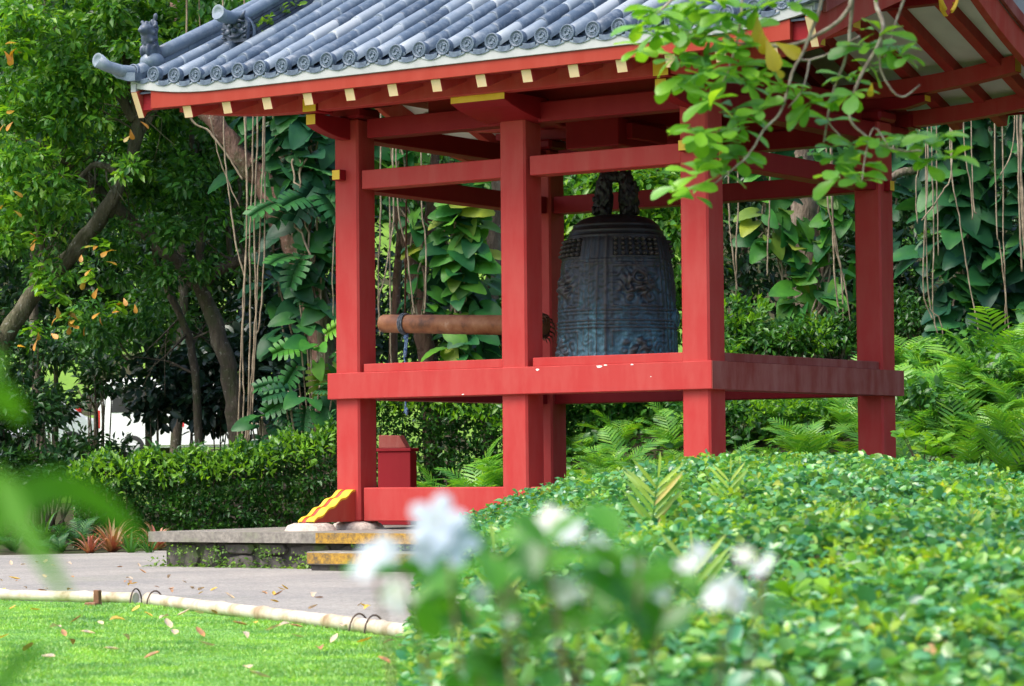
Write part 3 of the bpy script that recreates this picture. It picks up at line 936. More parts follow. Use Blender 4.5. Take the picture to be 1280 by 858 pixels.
def dragon_crown():
    mb = MB(); z0 = 1.90
    along = Vector((math.cos(math.radians(28)), math.sin(math.radians(28)), 0))
    perp = Vector((-along.y, along.x, 0))
    def P(a, p, z): v = along * a + perp * p; return (v.x, v.y, z0 + z)
    ang = math.radians(28)
    rot = Matrix.Rotation(ang, 3, 'Z')
    for s in (-1, 1):
        mb.tube([P(s * .05, 0, .44), P(s * .10, 0, .47), P(s * .14, 0, .42), P(s * .165, 0, .30), P(s * .165, 0, .16), P(s * .16, 0, .0)], [.06, .075, .10, .125, .13, .10], 14)
        mb.ball(P(s * .165, 0, .20), (.135, .14, .17), 16, 12, rot=rot)
        mb.ball(P(s * .20, 0, .08), (.12, .10, .10), 14, 10, rot=rot)
        mb.ball(P(s * .26, 0, .05), (.07, .075, .045), 12, 8, rot=rot)
        mb.ball(P(s * .26, 0, .13), (.06, .06, .035), 12, 8, rot=rot)
        for q in (-1, 1):
            mb.ball(P(s * .24, q * .10, .20), (.04, .04, .04), 8, 6)
            mb.tube([P(s * .17, q * .08, .26), P(s * .13, q * .12, .36), P(s * .16, q * .11, .46)], [.035, .03, .008], 8)
            mb.tube([P(s * .16, q * .10, .12), P(s * .10, q * .14, .18), P(s * .08, q * .12, .30)], [.04, .035, .01], 8)
            mb.tube([P(s * .20, q * .10, .10), P(s * .15, q * .15, .05), P(s * .12, q * .14, .0)], [.045, .04, .03], 8)
        for q in range(8):
            mb.ball(P(s * (.27 - .012 * q), rnd.uniform(-.05, .05), .20 + q * .04), (.042, .04, .05), 8, 6)
        for q in range(26):
            mb.ball(P(s * rnd.uniform(.08, .30), rnd.choice((-1, 1)) * rnd.uniform(.08, .14), rnd.uniform(.03, .42)), (.026, .026, .038), 7, 5)
    mb.ball(P(0, 0, .44), (.10, .07, .06), 12, 8, rot=rot)
    mb.tube([P(0, 0, .47), P(0, 0, .60)], .035, 10)
    o = mb.build('dragon_crown', noisy('black_bronze', [(.35, (.010, .008, .008)), (.6, (.022, .017, .016)), (.78, (.06, .04, .035))], 12, .45, .4, .01), None); o.parent = bell
    rm = o.modifiers.new('remesh', 'REMESH'); rm.mode = 'VOXEL'; rm.voxel_size = .011; rm.use_smooth_shade = True
    tx = bpy.data.textures.new('scales', 'CLOUDS'); tx.noise_scale = .05
    o.scale = (.82, .82, 1.0)
    dm = o.modifiers.new('rough', 'DISPLACE'); dm.texture = tx; dm.strength = .03; dm.mid_level = .5
    h = MB().tube([(0, 0, 2.42), (0, 0, 2.66)], .045, 12)
    h.tube([P(0, 0, .50), P(0, -.06, .55), P(0, 0, .62), P(0, .06, .55), P(0, 0, .50)], .022, 8)
    o = h.build('hanger', DARKB, None); o.parent = bell
dragon_crown()

# ================================================================== the striking log
LOG = noisy('old_striker_wood', [(.3, (.12, .045, .022)), (.46, (.30, .105, .040)), (.62, (.40, .17, .075)), (.78, (.56, .36, .24))], 5, .55, .4, .006, bscale=18)
ROPE = noisy('brown_frayed_rope', [(.35, (.05, .022, .012)), (.65, (.17, .075, .04))], 30, .9, .8, .01)
BLUE = noisy('blue_rope', [(.4, (.04, .12, .28)), (.65, (.30, .40, .55))], 50, .8, .6, .006)
IRON = noisy('grey_band', [(.4, (.07, .08, .10)), (.65, (.20, .22, .26))], 30, .6, .3, .004)
lx0, lx1, lz0, lz1 = -3.33, -.99, 2.315, 2.205
log = empty('bell_striker', (-2.1, 1.92, 2.25), 'brown wooden striking log hung on ropes left of the temple bell', 'striking log')
def logp(t, dz=0): return (lx0 + (lx1 - lx0) * t, 1.92, lz0 + (lz1 - lz0) * t + dz)
m = MB().tube([logp(0), logp(.012), logp(.3), logp(.6), logp(.988), logp(1)], [.098, .108, .112, .115, .118, .105], 22)
m.build('log', LOG, log)
m = MB()
for t in (.135,):
    for k in range(3):
        c = logp(t + k * .010)
        m.tube([(c[0], c[1] + .118 * math.cos(a), c[2] + .118 * math.sin(a)) for a in np.linspace(0, 2 * math.pi, 17)], .013, 7, cap=False)
m.build('band', IRON, log)
m = MB()
for k in range(5):
    c = logp(.93 + k * .014); rr = random.Random(k)
    m.tube([(c[0] + rr.uniform(-.006, .006), c[1] + (.132 + rr.uniform(-.01, .012)) * math.cos(a), c[2] + (.132 + rr.uniform(-.01, .012)) * math.sin(a)) for a in np.linspace(0, 2 * math.pi, 15)], .018, 7, cap=False, wob=.5, seed=k)
for k in range(14):
    a = 2 * math.pi * k / 14
    m.tube([(lx1 - .03, 1.92 + .12 * math.cos(a), lz1 + .12 * math.sin(a)), (lx1 + .03, 1.92 + .15 * math.cos(a), lz1 + .13 * math.sin(a) - .03), (lx1 + .05, 1.92 + .15 * math.cos(a), lz1 + .12 * math.sin(a) - .09)], [.012, .01, .003], 5)
m.build('rope_binding', ROPE, log)
m = MB().tube([logp(.145, .11), (logp(.145)[0] + .02, 1.92, 3.2), (logp(.145)[0] + .04, 1.93, 4.55)], .012, 6)
m.build('hanging_rope', ROPE, log)
m = MB().tube([logp(.84, .11), (-1.05, 1.7, 3.2), (-.80, 1.45, 4.16)], .009, 6)
m.build('hanging_rope', ROPE, log)
c = logp(.150)
pts = [(c[0], 1.92, c[2] - .11)] + [(c[0] + .012 * math.sin(i * 1.7), 1.90, c[2] - .11 - .095 * i) for i in range(1, 11)]
m = MB().tube(pts, .013, 6)
m.tube([(p[0] + .024, p[1], p[2]) for p in pts[:4]], .012, 6)
m.ball((c[0] + .01, 1.91, c[2] - .16), (.035, .03, .035), 8, 6)
m.ball((c[0] + .02, 1.90, c[2] - 1.04), (.022, .02, .05), 8, 6)
m.build('pull_rope', BLUE, log)

# ================================================================== red box behind the corner post
bx = empty('offering_box', (-3.15, 2.1, SZ1), 'small dark red box with sloping lid standing behind the left corner post', 'box')
MB().box(-3.40, -2.915, 1.9, 2.03, SZ1, .78).build('box_body', RED_SHADE, bx, bevel=.006)  # box takes the darkened red, so its shade is in the colour
MB().box(-3.42, -2.895, 1.88, 1.905, .79, .825).box(-3.42, -2.895, 2.03, 2.05, .79, .825).box(-3.42, -2.895, 1.905, 2.03, .781, .823).build('box_rim', RED_SHADE, bx, bevel=.004)
MB().prism([(-3.40, .826), (-2.99, .826), (-3.09, .975), (-3.40, .985)], 'y', 1.92, 2.02).build('box_lid', RED_OLD, bx, bevel=.006)
MB().box(-2.935, -2.905, 1.885, 1.899, .24, .30).build('clasp', IRON, bx)
# ================================================================== land: ground, path, lawn, planted mound
RH = np.array([math.cos(YAW), -math.sin(YAW)]); FH = np.array([math.sin(YAW), math.cos(YAW)])
def world_ud(u, d):
    u = np.asarray(u, float); d = np.asarray(d, float)
    return CAM_POS[0] + RH[0] * u + FH[0] * d, CAM_POS[1] + RH[1] * u + FH[1] * d
def to_ud(x, y):
    dx, dy = np.asarray(x, float) - CAM_POS[0], np.asarray(y, float) - CAM_POS[1]
    return dx * RH[0] + dy * RH[1], dx * FH[0] + dy * FH[1]

SOIL = noisy('dark_leaf_litter_soil', [(.3, (.022, .020, .012)), (.5, (.045, .042, .020)), (.68, (.040, .065, .018)), (.8, (.10, .065, .035))], 1.6, .95, .6, .04, 8, .2, 14)
def grid_sheet(name, xs, ys, zf, mat, kind='structure'):
    X, Y = np.meshgrid(xs, ys, indexing='ij')
    Z = zf(X, Y)
    V = np.stack([X, Y, Z], -1).reshape(-1, 3)
    i = np.arange(len(xs) * len(ys)).reshape(len(xs), len(ys))
    F = np.stack([i[:-1, :-1], i[1:, :-1], i[1:, 1:], i[:-1, 1:]], -1).reshape(-1, 4)
    return tag(mesh_np(name, V, F, mat, None, True), kind=kind)
def spaced(c, half, n, p=2.6):
    t = np.linspace(-1, 1, n); return c + np.sign(t) * np.abs(t) ** p * half
grid_sheet('ground', spaced(0, 420, 261), spaced(8, 420, 261), ground_z, SOIL)

def asphalt():
    m, nt, b, out = new_mat('worn_grey_path')
    n = noise_node(nt, 70, 4, .85); n2 = noise_node(nt, .9, 5, .6)
    r = ramp(nt, n.outputs[0], [(.3, (.15, .142, .132)), (.5, (.30, .288, .268)), (.7, (.50, .48, .44))])
    r2 = ramp(nt, n2.outputs[0], [(.35, (.78, .78, .79)), (.65, (1.06, 1.03, 1.0))])
    c = mix(nt, 1.0, r.outputs[0], r2.outputs[0], 'MULTIPLY')
    n4 = noise_node(nt, 17, 4, .8)
    c = mix(nt, 1.0, c, ramp(nt, n4.outputs[0], [(.32, (.70, .69, .67)), (.5, (1, 1, 1)), (.66, (1.2, 1.19, 1.16))]).outputs[0], 'MULTIPLY')
    n5 = noise_node(nt, .55, 5, .7)
    c = mix(nt, ramp(nt, n5.outputs[0], [(.56, (0, 0, 0)), (.72, (.45, .45, .45))]).outputs[0], c, (.17, .20, .10))
    nt.links.new(c, b.inputs['Base Color']); b.inputs['Roughness'].default_value = .9
    add_bump(nt, b, n.outputs[0], .5, .01)
    return m
def zhit(px, py, z=-.466):
    r = at(px, py, 1.0) - CAM_POS
    return CAM_POS + r * ((z - CAM_POS[2]) / r[2])
ED = [zhit(px, py, -.42)[:2] for px, py in ((0, 744), (176, 748), (186, 750), (300, 764), (450, 782), (535, 794))]
_d0 = (ED[1] - ED[0]) / np.linalg.norm(ED[1] - ED[0]); _d1 = (ED[5] - ED[4]) / np.linalg.norm(ED[5] - ED[4])
EDGE = [tuple(ED[0] - _d0 * 22), tuple(ED[0] - _d0 * 7), tuple(ED[0]), tuple(ED[1]), tuple(ED[3]), tuple(ED[4]), tuple(ED[5] + _d1 * 3), tuple(ED[5] + _d1 * 8)]
def poly_sheet(name, pts, z, mat):
    me = bpy.data.meshes.new(name); bm = bmesh.new()
    f = bm.faces.new([bm.verts.new((x, y, z)) for x, y in pts])
    bmesh.ops.triangulate(bm, faces=[f]); bmesh.ops.recalc_face_normals(bm, faces=bm.faces)
    for f in bm.faces:
        if f.normal.z < 0: f.normal_flip()
    bm.to_mesh(me); bm.free(); me.materials.append(mat)
    o = bpy.data.objects.new(name, me); COL.objects.link(o)
    return tag(o, kind='structure')
pf = [tuple(at(px, 690, d)[:2]) for px, d in ((-330, 37.0), (0, 35.2), (110, 35.6), (190, 36.6))]
poly_sheet('path', EDGE[:7] + [(9.5, -7.0), (5.5, -2.0), (5.0, 5.5), (-3.5, 5.6)] + pf[::-1] + [(-30, -1)], -.466, asphalt())
LAWN = noisy('short_lawn', [(.3, (.15, .33, .08)), (.5, (.20, .41, .10)), (.7, (.27, .46, .13))], 3, .9, .5, .02, 8, .2, 60)
poly_sheet('lawn', EDGE + [(24, -22), (24, -60), (-40, -60), (-40, -6)], -.466, LAWN)
# far sunlit grass on the rise behind the trees on the left
FARG = noisy('sunlit_far_grass', [(.3, (.10, .20, .03)), (.6, (.16, .28, .04)), (.75, (.22, .33, .06))], .8, .9, .4, .05, 6, .2)
uu, dd = np.linspace(-22, 6, 50), np.linspace(50, 112, 50)
U, D = np.meshgrid(uu, dd, indexing='ij')
X, Y = world_ud(U, D)
V = np.stack([X, Y, ground_z(X, Y) + .012], -1).reshape(-1, 3)
i = np.arange(2500).reshape(50, 50)
keep = (smooth(-9.0, -4.5, X) < .4)[:-1, :-1].ravel()
F = np.stack([i[:-1, :-1], i[1:, :-1], i[1:, 1:], i[:-1, 1:]], -1).reshape(-1, 4)[keep]
tag(mesh_np('far_lawn', V, F, FARG, None, True), kind='structure')

# planted mound in front of the bell house
CU_ = [-1.2, -.9, -.55, -.26, .07, .40, .73, 1.06, 1.39, 1.72, 2.38, 2.78, 3.24, 3.7, 4.24, 5.5, 9]
CZ_ = [-.3, -.2, -.10, .02, .14, .26, .36, .44, .495, .525, .50, .45, .39, .335, .29, .24, .1]
def mound_z(u, d):
    crest = np.interp(u, CU_, CZ_)
    t = np.clip((d - 6.5) / 16.3, 0, 1)
    near = -.17 + .0 * u
    z = near + (crest - near) * t
    z = z + .04 * np.sin(u * 2.3 + d * .9) + .035 * np.sin(d * 1.7 - u * 1.1) + .022 * np.sin(u * 7.1 + 2 * np.sin(d * 2.3)) * np.sin(d * 5.3 + u * 3)
    edge_l = smooth(-.48 - .031 * (d - 8), .0 - .023 * (d - 8), u)
    edge_f = 1 - smooth(22.8, 25.2, d)
    edge_n = smooth(4.6, 6.2, d)
    edge_r = 1 - smooth(7.0, 9.0, u)
    k = edge_l * edge_f * edge_n * edge_r
    return -.50 + (z + .50) * k
uu = np.linspace(-1.2, 9.2, 140); dd = np.linspace(4.4, 25.6, 220)
U, D = np.meshgrid(uu, dd, indexing='ij'); X, Y = world_ud(U, D)
V = np.stack([X, Y, mound_z(U, D)], -1).reshape(-1, 3)
i = np.arange(U.size).reshape(U.shape)
F = np.stack([i[:-1, :-1], i[1:, :-1], i[1:, 1:], i[:-1, 1:]], -1).reshape(-1, 4)
tag(mesh_np('planted_mound_ground', V, F, SOIL, None, True), kind='structure')

# ================================================================== leaf templates: (verts, quads); x side, y along, z normal
def strip_leaf(rows, curl=.0, fold=.12, wave=.0, cols=1):
    """rows: (y, half width, mid y offset)."""
    V, F = [], []
    m = 2 * cols + 1
    for i, (y, w, my) in enumerate(rows):
        for c in range(m):
            q = (c - cols) / cols
            yy = y + my * (1 - abs(q))
            V.append((w * q, yy, fold * abs(q) * w - curl * y * y - .25 * fold * w * q * q + wave * math.sin(i * 2.1) * abs(q)))
    for i in range(len(rows) - 1):
        for c in range(m - 1):
            a = i * m + c; F.append((a, a + 1, a + m + 1, a + m))
    return np.array(V, float), np.array(F, int)
T_SMALL = strip_leaf([(0, .03, 0), (.45, .24, 0), (1, .02, 0)], .15, .5)
T_OVAL = strip_leaf([(0, .03, 0), (.25, .22, 0), (.6, .27, 0), (.88, .14, 0), (1, .01, 0)], .22, .4)
T_OBOV = strip_leaf([(0, .03, 0), (.3, .12, 0), (.6, .24, 0), (.85, .25, 0), (.97, .13, 0), (1.0, .01, 0)], .25, .35)
T_ROUND = strip_leaf([(0, .06, 0), (.22, .30, 0), (.55, .36, 0), (.85, .22, 0), (1, .02, 0)], .18, .45)
def heart_rows(n=11, wmax=.42, tipsharp=.8):
    rows = []
    for i in range(n):
        y = -.14 + 1.14 * i / (n - 1)
        t = (y + .14) / 1.14
        w = wmax * math.sin(math.pi * min(.985, .10 + .885 * t ** .86)) ** .62 * (1 - .12 * t) + .002
        rows.append((y, w, max(0, .14 - y * 1.2) if y < .1 else 0))
    return rows
def veined(tmpl, amp=.012):
    V, F = tmpl; V = V.copy(); m = 5
    for i in range(len(V)):
        if i % m in (0, 1, 3, 4): V[i, 2] += amp * (1 if (i // m) % 2 else -1)
    return V, F
T_HEART = veined(strip_leaf(heart_rows(11, .40), .34, .24, .0, 2), .010)
def split_leaf(n=6):
    V, F = [], []
    ys = np.linspace(-.05, .93, n + 1)
    for y in ys: V.append((0, y, -.30 * y * y))
    for s in (-1, 1):
        for k in range(n):
            y0, y1 = ys[k], ys[k + 1]
            w = .47 * math.sin(math.pi * min(1, (k + 1.6) / (n + 1.5))) ** .55
            tip = (-.10, -.01, .05, .09, .12, .13)[k]; g = .006
            z = lambda q, yy: -.30 * yy * yy + .10 * q - .22 * q * q
            a = len(V)
            V += [(s * w * .62, y0 + tip * .5 + g, z(.3, y0)), (s * w * .62, y1 + tip * .5 - g, z(.3, y1)),
                  (s * w, y0 + tip + .035, z(.5, y0)), (s * w * .97, y1 + tip - .035, z(.5, y1))]
            F += [(k, a, a + 1, k + 1), (a, a + 2, a + 3, a + 1)]
    return np.array(V, float), np.array(F, int)
T_SPLIT = split_leaf()

def leaf_arrays(P, Dv, Nv, S, tmpl):
    V, F = tmpl
    Dv = Dv / (np.linalg.norm(Dv, axis=1, keepdims=True) + 1e-9)
    side = np.cross(Dv, Nv); side /= np.linalg.norm(side, axis=1, keepdims=True) + 1e-9
    N2 = np.cross(side, Dv)
    S = np.asarray(S)[:, None, None]
    W = P[:, None, :] + S * (V[None, :, 0:1] * side[:, None, :] + V[None, :, 1:2] * Dv[:, None, :] + V[None, :, 2:3] * N2[:, None, :])
    n, k = len(P), len(V)
    FF = (F[None] + (np.arange(n) * k)[:, None, None]).reshape(-1, F.shape[1])
    return W.reshape(-1, 3), FF
def leafcloud(name, P, Dv, Nv, S, tmpl, mat, parent=None, local=False):
    V, F = leaf_arrays(np.asarray(P, float), np.asarray(Dv, float), np.asarray(Nv, float), S, tmpl)
    return mesh_np(name, V, F, mat, parent, True, local)

def rand_dir(n):
    v = RNG.normal(size=(n, 3)); return v / np.linalg.norm(v, axis=1, keepdims=True)
def crown_points(blobs, clump, per):
    """Leaf positions grouped in twig clumps inside ellipsoid blobs: returns points and the outward direction of each leaf."""
    PP, OO = [], []
    for c, r, n in blobs:
        c = np.asarray(c, float); r = np.asarray(r if np.ndim(r) else (r, r, r), float)
        m = max(1, int(n / per))
        q = rand_dir(m) * (RNG.random((m, 1)) ** .45)
        cc = c + q * r
        sz = clump * RNG.uniform(.6, 1.4, (m, 1))
        cnt = RNG.poisson(per, m)
        idx = np.repeat(np.arange(m), cnt)
        o = rand_dir(len(idx)) * RNG.random((len(idx), 1)) ** .6
        o[:, 2] *= .65
        PP.append(cc[idx] + o * sz[idx])
        OO.append(o + .35 * q[idx])
    return np.concatenate(PP), np.concatenate(OO)
def crown(name, blobs, mat, parent, size=.15, clump=.32, per=26, tmpl=T_SMALL, droop=.35, up=.9):
    P, O = crown_points(blobs, clump, per)
    n = len(P)
    Dv = O + RNG.normal(size=(n, 3)) * .45; Dv[:, 2] -= droop
    Nv = RNG.normal(size=(n, 3)) * .55; Nv[:, 2] += up
    Nv += O * .3
    return leafcloud(name, P, Dv, Nv, size * RNG.uniform(.65, 1.25, n), tmpl, mat, parent)

def spline(pts, n=6):
    pts = [np.array(p, float) for p in pts]
    out = []
    for i in range(len(pts) - 1):
        p0, p1, p2, p3 = pts[max(i - 1, 0)], pts[i], pts[i + 1], pts[min(i + 2, len(pts) - 1)]
        for k in range(n):
            t = k / n
            out.append(.5 * ((2 * p1) + (-p0 + p2) * t + (2 * p0 - 5 * p1 + 4 * p2 - p3) * t * t + (-p0 + 3 * p1 - 3 * p2 + p3) * t ** 3))
    out.append(pts[-1]); return out
def pxs(lst, d):
    """lst of (px, py[, depth offset]) -> world points at depth d."""
    return [at(q[0], q[1], d + (q[2] if len(q) > 2 else 0)) for q in lst]
def limb(mb, pts, r0, r1, n=9, sub=5, seed=0, wob=.18):
    sp = spline(pts, sub); m = len(sp)
    rr = random.Random(seed)
    sp = [p + np.array([rr.gauss(0, 1), rr.gauss(0, 1), rr.gauss(0, 1)]) * r0 * .10 for p in sp]
    mb.tube(sp, [r0 + (r1 - r0) * (i / (m - 1)) for i in range(m)], n, wob=wob, seed=seed)

# ------------------------------------------------------------------ ground cover on the mound
GC = leaf_mat('ground_cover_leaf', [(.03, .14, .06), (.07, .26, .09), (.11, .34, .08), (.06, .27, .15), (.17, .41, .07), (.11, .34, .18), (.26, .47, .08), (.05, .21, .09), (.34, .46, .10)], .30, .30, spec=.75)
def ground_cover():
    n = 185000
    d = 5.2 + (24.6 - 5.2) * RNG.random(n) ** 1.0
    u = -.75 + RNG.random(n) * (.215 * d + 1.6 + .75)
    # patchy: sparse hollows where the litter shows
    hol = np.sin(u * 3.1 + 1.7 * np.sin(d * .8)) * np.sin(d * 1.9 + u)
    k = (hol < .66) | (RNG.random(n) < .30)
    u, d = u[k], d[k]
    z = mound_z(u, d)
    k = z > -.44
    u, d, z = u[k], d[k], z[k]
    n = len(u)
    x, y = world_ud(u, d)
    tuft = .045 * np.sin(x * 7 + 2 * np.sin(y * 5)) * np.sin(y * 8)
    hgt = RNG.random(n) ** .6 * (.15 + tuft) + .01
    P = np.stack([x, y, z + hgt], -1)
    Dv = RNG.normal(size=(n, 3)); Dv[:, 2] = .15 + RNG.normal(size=n) * .35
    Nv = RNG.normal(size=(n, 3)) * .62; Nv[:, 2] += 1
    S = RNG.uniform(.034, .066, n) * np.where(RNG.random(n) < .08, 1.35, 1)
    leafcloud('ground_cover', P, Dv, Nv, S, T_ROUND, GC)['kind'] = 'stuff'
ground_cover()
# yellow green shoots standing out of the cover in loose groups
NEWG = leaf_mat('new_growth_leaf', [(.16, .36, .03), (.24, .44, .04), (.32, .46, .05), (.12, .32, .04), (.40, .44, .07)], .36, .38)
m = 1500
d = RNG.uniform(5.6, 23.6, m); u = -.55 + RNG.random(m) * (.195 * d + .9)
k = (np.sin(u * 2.2 + 1.1 * np.sin(d * 1.3)) * np.sin(d * 1.45 + u * .8) > -.05) & (mound_z(u, d) > -.38)
d, u = d[k], u[k]; m = len(d); x, y = world_ud(u, d); z = mound_z(u, d)
idx = np.repeat(np.arange(m), 9); nn = len(idx)
P = np.stack([x[idx], y[idx], z[idx] + RNG.uniform(.11, .17, m)[idx]], -1) + RNG.normal(size=(nn, 3)) * (.022, .022, .014)
Dv = RNG.normal(size=(nn, 3)); Dv[:, 2] = np.abs(Dv[:, 2]) * .7 + .15
Nv = RNG.normal(size=(nn, 3)) * .6; Nv[:, 2] += 1
leafcloud('ground_cover_shoots', P, Dv, Nv, RNG.uniform(.035, .065, nn), T_OBOV, NEWG)['kind'] = 'stuff'
# brown litter between the ground cover
LIT = leaf_mat('dry_litter_leaf', [(.22, .10, .04), (.34, .18, .08), (.42, .24, .12), (.16, .07, .035)], .7, .1, (1.2, .9, .6))
n = 2600
d = RNG.uniform(5.5, 23.5, n); u = -.6 + RNG.random(n) * (.195 * d + .9); z = mound_z(u, d); k = z > -.4
x, y = world_ud(u[k], d[k]); n = int(k.sum())
leafcloud('leaf_litter', np.stack([x, y, z[k] + RNG.uniform(.005, .12, n)], -1), np.c_[RNG.normal(size=(n, 2)), RNG.normal(size=n) * .3], np.c_[RNG.normal(size=(n, 2)) * .4, np.ones(n)], RNG.uniform(.05, .10, n), T_OVAL, LIT)['kind'] = 'stuff'

# ------------------------------------------------------------------ grass of the lawn
GRASS = leaf_mat('grass_blade', [(.16, .37, .085), (.20, .43, .10), (.25, .47, .12), (.33, .50, .15), (.18, .39, .11)], .5, .35)
def lawn_grass():
    n = 230000
    d = 11.5 + (24.5 - 11.5) * RNG.random(n); px = -60 + RNG.random(n) * 720
    u = (px - 640) / FPX * d
    x, y = world_ud(u, d)
    ey = np.interp(x, [p[0] for p in EDGE], [p[1] for p in EDGE])
    k = (y < ey - .02) & (mound_z(u, d) < -.40)
    x, y = x[k], y[k]; n = len(x)
    pn = np.sin(x * 2.1 + np.sin(y * 1.7)) * np.sin(y * 2.6 + x)
    P = np.stack([x, y, np.full(n, -.467)], -1)
    Dv = RNG.normal(size=(n, 3)) * .9; Dv[:, 2] = .8
    Nv = rand_dir(n)
    S = RNG.uniform(.012, .030, n) * (1 + .4 * pn)
    t = (np.array([(-.16, 0, 0), (.16, 0, 0), (.16, .55, .04), (-.16, .55, .04), (.012, 1, .2), (-.012, 1, .2)]), np.array([(0, 1, 2, 3), (3, 2, 4, 5)]))
    leafcloud('grass', P, Dv, Nv, S, t, GRASS)['kind'] = 'stuff'
lawn_grass()
# weeds and moss growing along the foot of the platform wall
WEED = leaf_mat('weed_leaf', [(.07, .17, .015), (.12, .25, .02), (.16, .30, .03)], .45, .3)
n = 700
t = RNG.random(n); x = SX0 - .1 + t * 3.0; off = np.abs(RNG.normal(size=n)) * .09
cl = np.sin(x * 9) * np.sin(x * 23 + 1)
k = (cl > -.35); x, off = x[k], off[k]; n = len(x)
P = np.stack([x, np.full(n, SY0 + .10) - off, -.462 + RNG.random(n) ** 2 * .10 * (off < .08)], -1)
wd = leafcloud('weeds', P, np.c_[RNG.normal(size=(n, 2)), RNG.uniform(.1, .9, n)], np.c_[RNG.normal(size=(n, 2)) * .5, np.ones(n)], RNG.uniform(.025, .055, n), T_OVAL, WEED)
wd['kind'] = 'stuff'
for cx, z0, nn in ((-3.55, -.25, 26), (-3.05, -.30, 40), (-2.3, -.25, 20), (-1.3, -.22, 40), (-.6, -.22, 40)):
    pass
mb_pts = []
for cx, z0, z1, nn in ((-3.5, -.33, -.21, 40), (-2.95, -.42, -.24, 90), (-2.25, -.36, -.25, 50), (-1.72, -.42, -.28, 50), (-.95, -.24, -.205, 60), (-.4, -.25, -.205, 50)):
    for _ in range(nn):
        mb_pts.append((cx + RNG.normal() * .10, SY0 + .06 - abs(RNG.normal()) * .02, RNG.uniform(z0, z1)))
P = np.array(mb_pts); n = len(P)
wl = leafcloud('wall_moss', P, np.c_[RNG.normal(size=n), -np.abs(RNG.normal(size=n)), RNG.normal(size=n)], np.c_[RNG.normal(size=(n, 2)) * .4 + (0, -.7), np.ones(n)], RNG.uniform(.015, .04, n), T_ROUND, WEED)
wl['kind'] = 'stuff'

# ------------------------------------------------------------------ bamboo edging with wire hoops
BAM = noisy('pale_bamboo', [(.3, (.26, .17, .09)), (.42, (.46, .36, .24)), (.58, (.62, .55, .45)), (.78, (.42, .34, .26))], 5, .65, .3, .006)
WIRE = noisy('rusty_wire', [(.4, (.05, .035, .03)), (.65, (.13, .08, .06))], 30, .6, .2)
def pole(pts, r, label, nodes):
    e = empty('bamboo_edging', pts[len(pts) // 2], label, 'edging', 'bamboo poles edging the lawn')
    sp = spline(pts, 24); R = []
    L = np.cumsum([0] + [np.linalg.norm(sp[i + 1] - sp[i]) for i in range(len(sp) - 1)])
    for l in L:
        ph = (l % nodes) / nodes
        R.append(r * (1 + .22 * math.exp(-((min(ph, 1 - ph)) / .04) ** 2) - .08 * math.exp(-((ph - .07) / .03) ** 2)))
    MB().tube(sp, R, 16).build('pole', BAM, e)
Z_ = -.418
def ep(q): return (float(q[0]), float(q[1]), Z_)
pole([ep(ED[0] - _d0 * 9), ep(ED[0] - _d0 * 4), ep(ED[0]), ep(ED[1] - _d0 * .05)], .042, 'straight pale bamboo pole edging the lawn at the left', .9)
pole([ep(ED[2]), ep(ED[3]), ep(ED[4]), ep(ED[5]), ep(ED[5] + _d1 * 2.5)], .046, 'jointed whitish bamboo pole curving along the path towards the flowers', .42)
def hoop(x, y, ang, label):
    e = MB(); ca, sa = math.cos(ang), math.sin(ang)
    pts = [(x + ca * .068 * c, y + sa * .068 * c, -.47 + .125 * max(0, s_)) for c, s_ in [(math.cos(a), math.sin(a)) for a in np.linspace(0, math.pi, 12)]]
    e.tube([(pts[0][0], pts[0][1], -.52)] + pts + [(pts[-1][0], pts[-1][1], -.52)], .0065, 6)
    tag(e.build('wire_hoop', WIRE), label, 'hoop', 'rusty wire hoops holding the bamboo')
_a1 = math.atan2(_d1[1], _d1[0]) + math.pi / 2
for px, py, an, lb in ((170, 748, math.pi / 2, 'rusty wire hoop over the end of the left bamboo pole'), (194, 751, _a1, 'rusty wire hoop over the start of the curving bamboo pole'),
                       (449, 782, _a1, 'left one of two rusty wire hoops on the curving bamboo pole near the flowers'), (468, 784, _a1, 'right one of two rusty wire hoops on the curving bamboo pole near the flowers')):
    q = zhit(px, py, -.42); hoop(q[0], q[1], an, lb)
p = zhit(133, 750, -.42); p[1] -= .10
sk = MB().box(p[0] - .028, p[0] + .028, p[1] - .02, p[1] + .02, -.50, -.34).box(p[0] - .085, p[0] + .03, p[1] - .06, p[1] + .025, -.50, -.435)
tag(sk.build('wooden_stake', noisy('brown_stake', [(.4, (.16, .07, .035)), (.65, (.28, .14, .08))], 20, .8, .3), bevel=.005), 'short brown wooden stake in front of the left bamboo pole', 'stake')

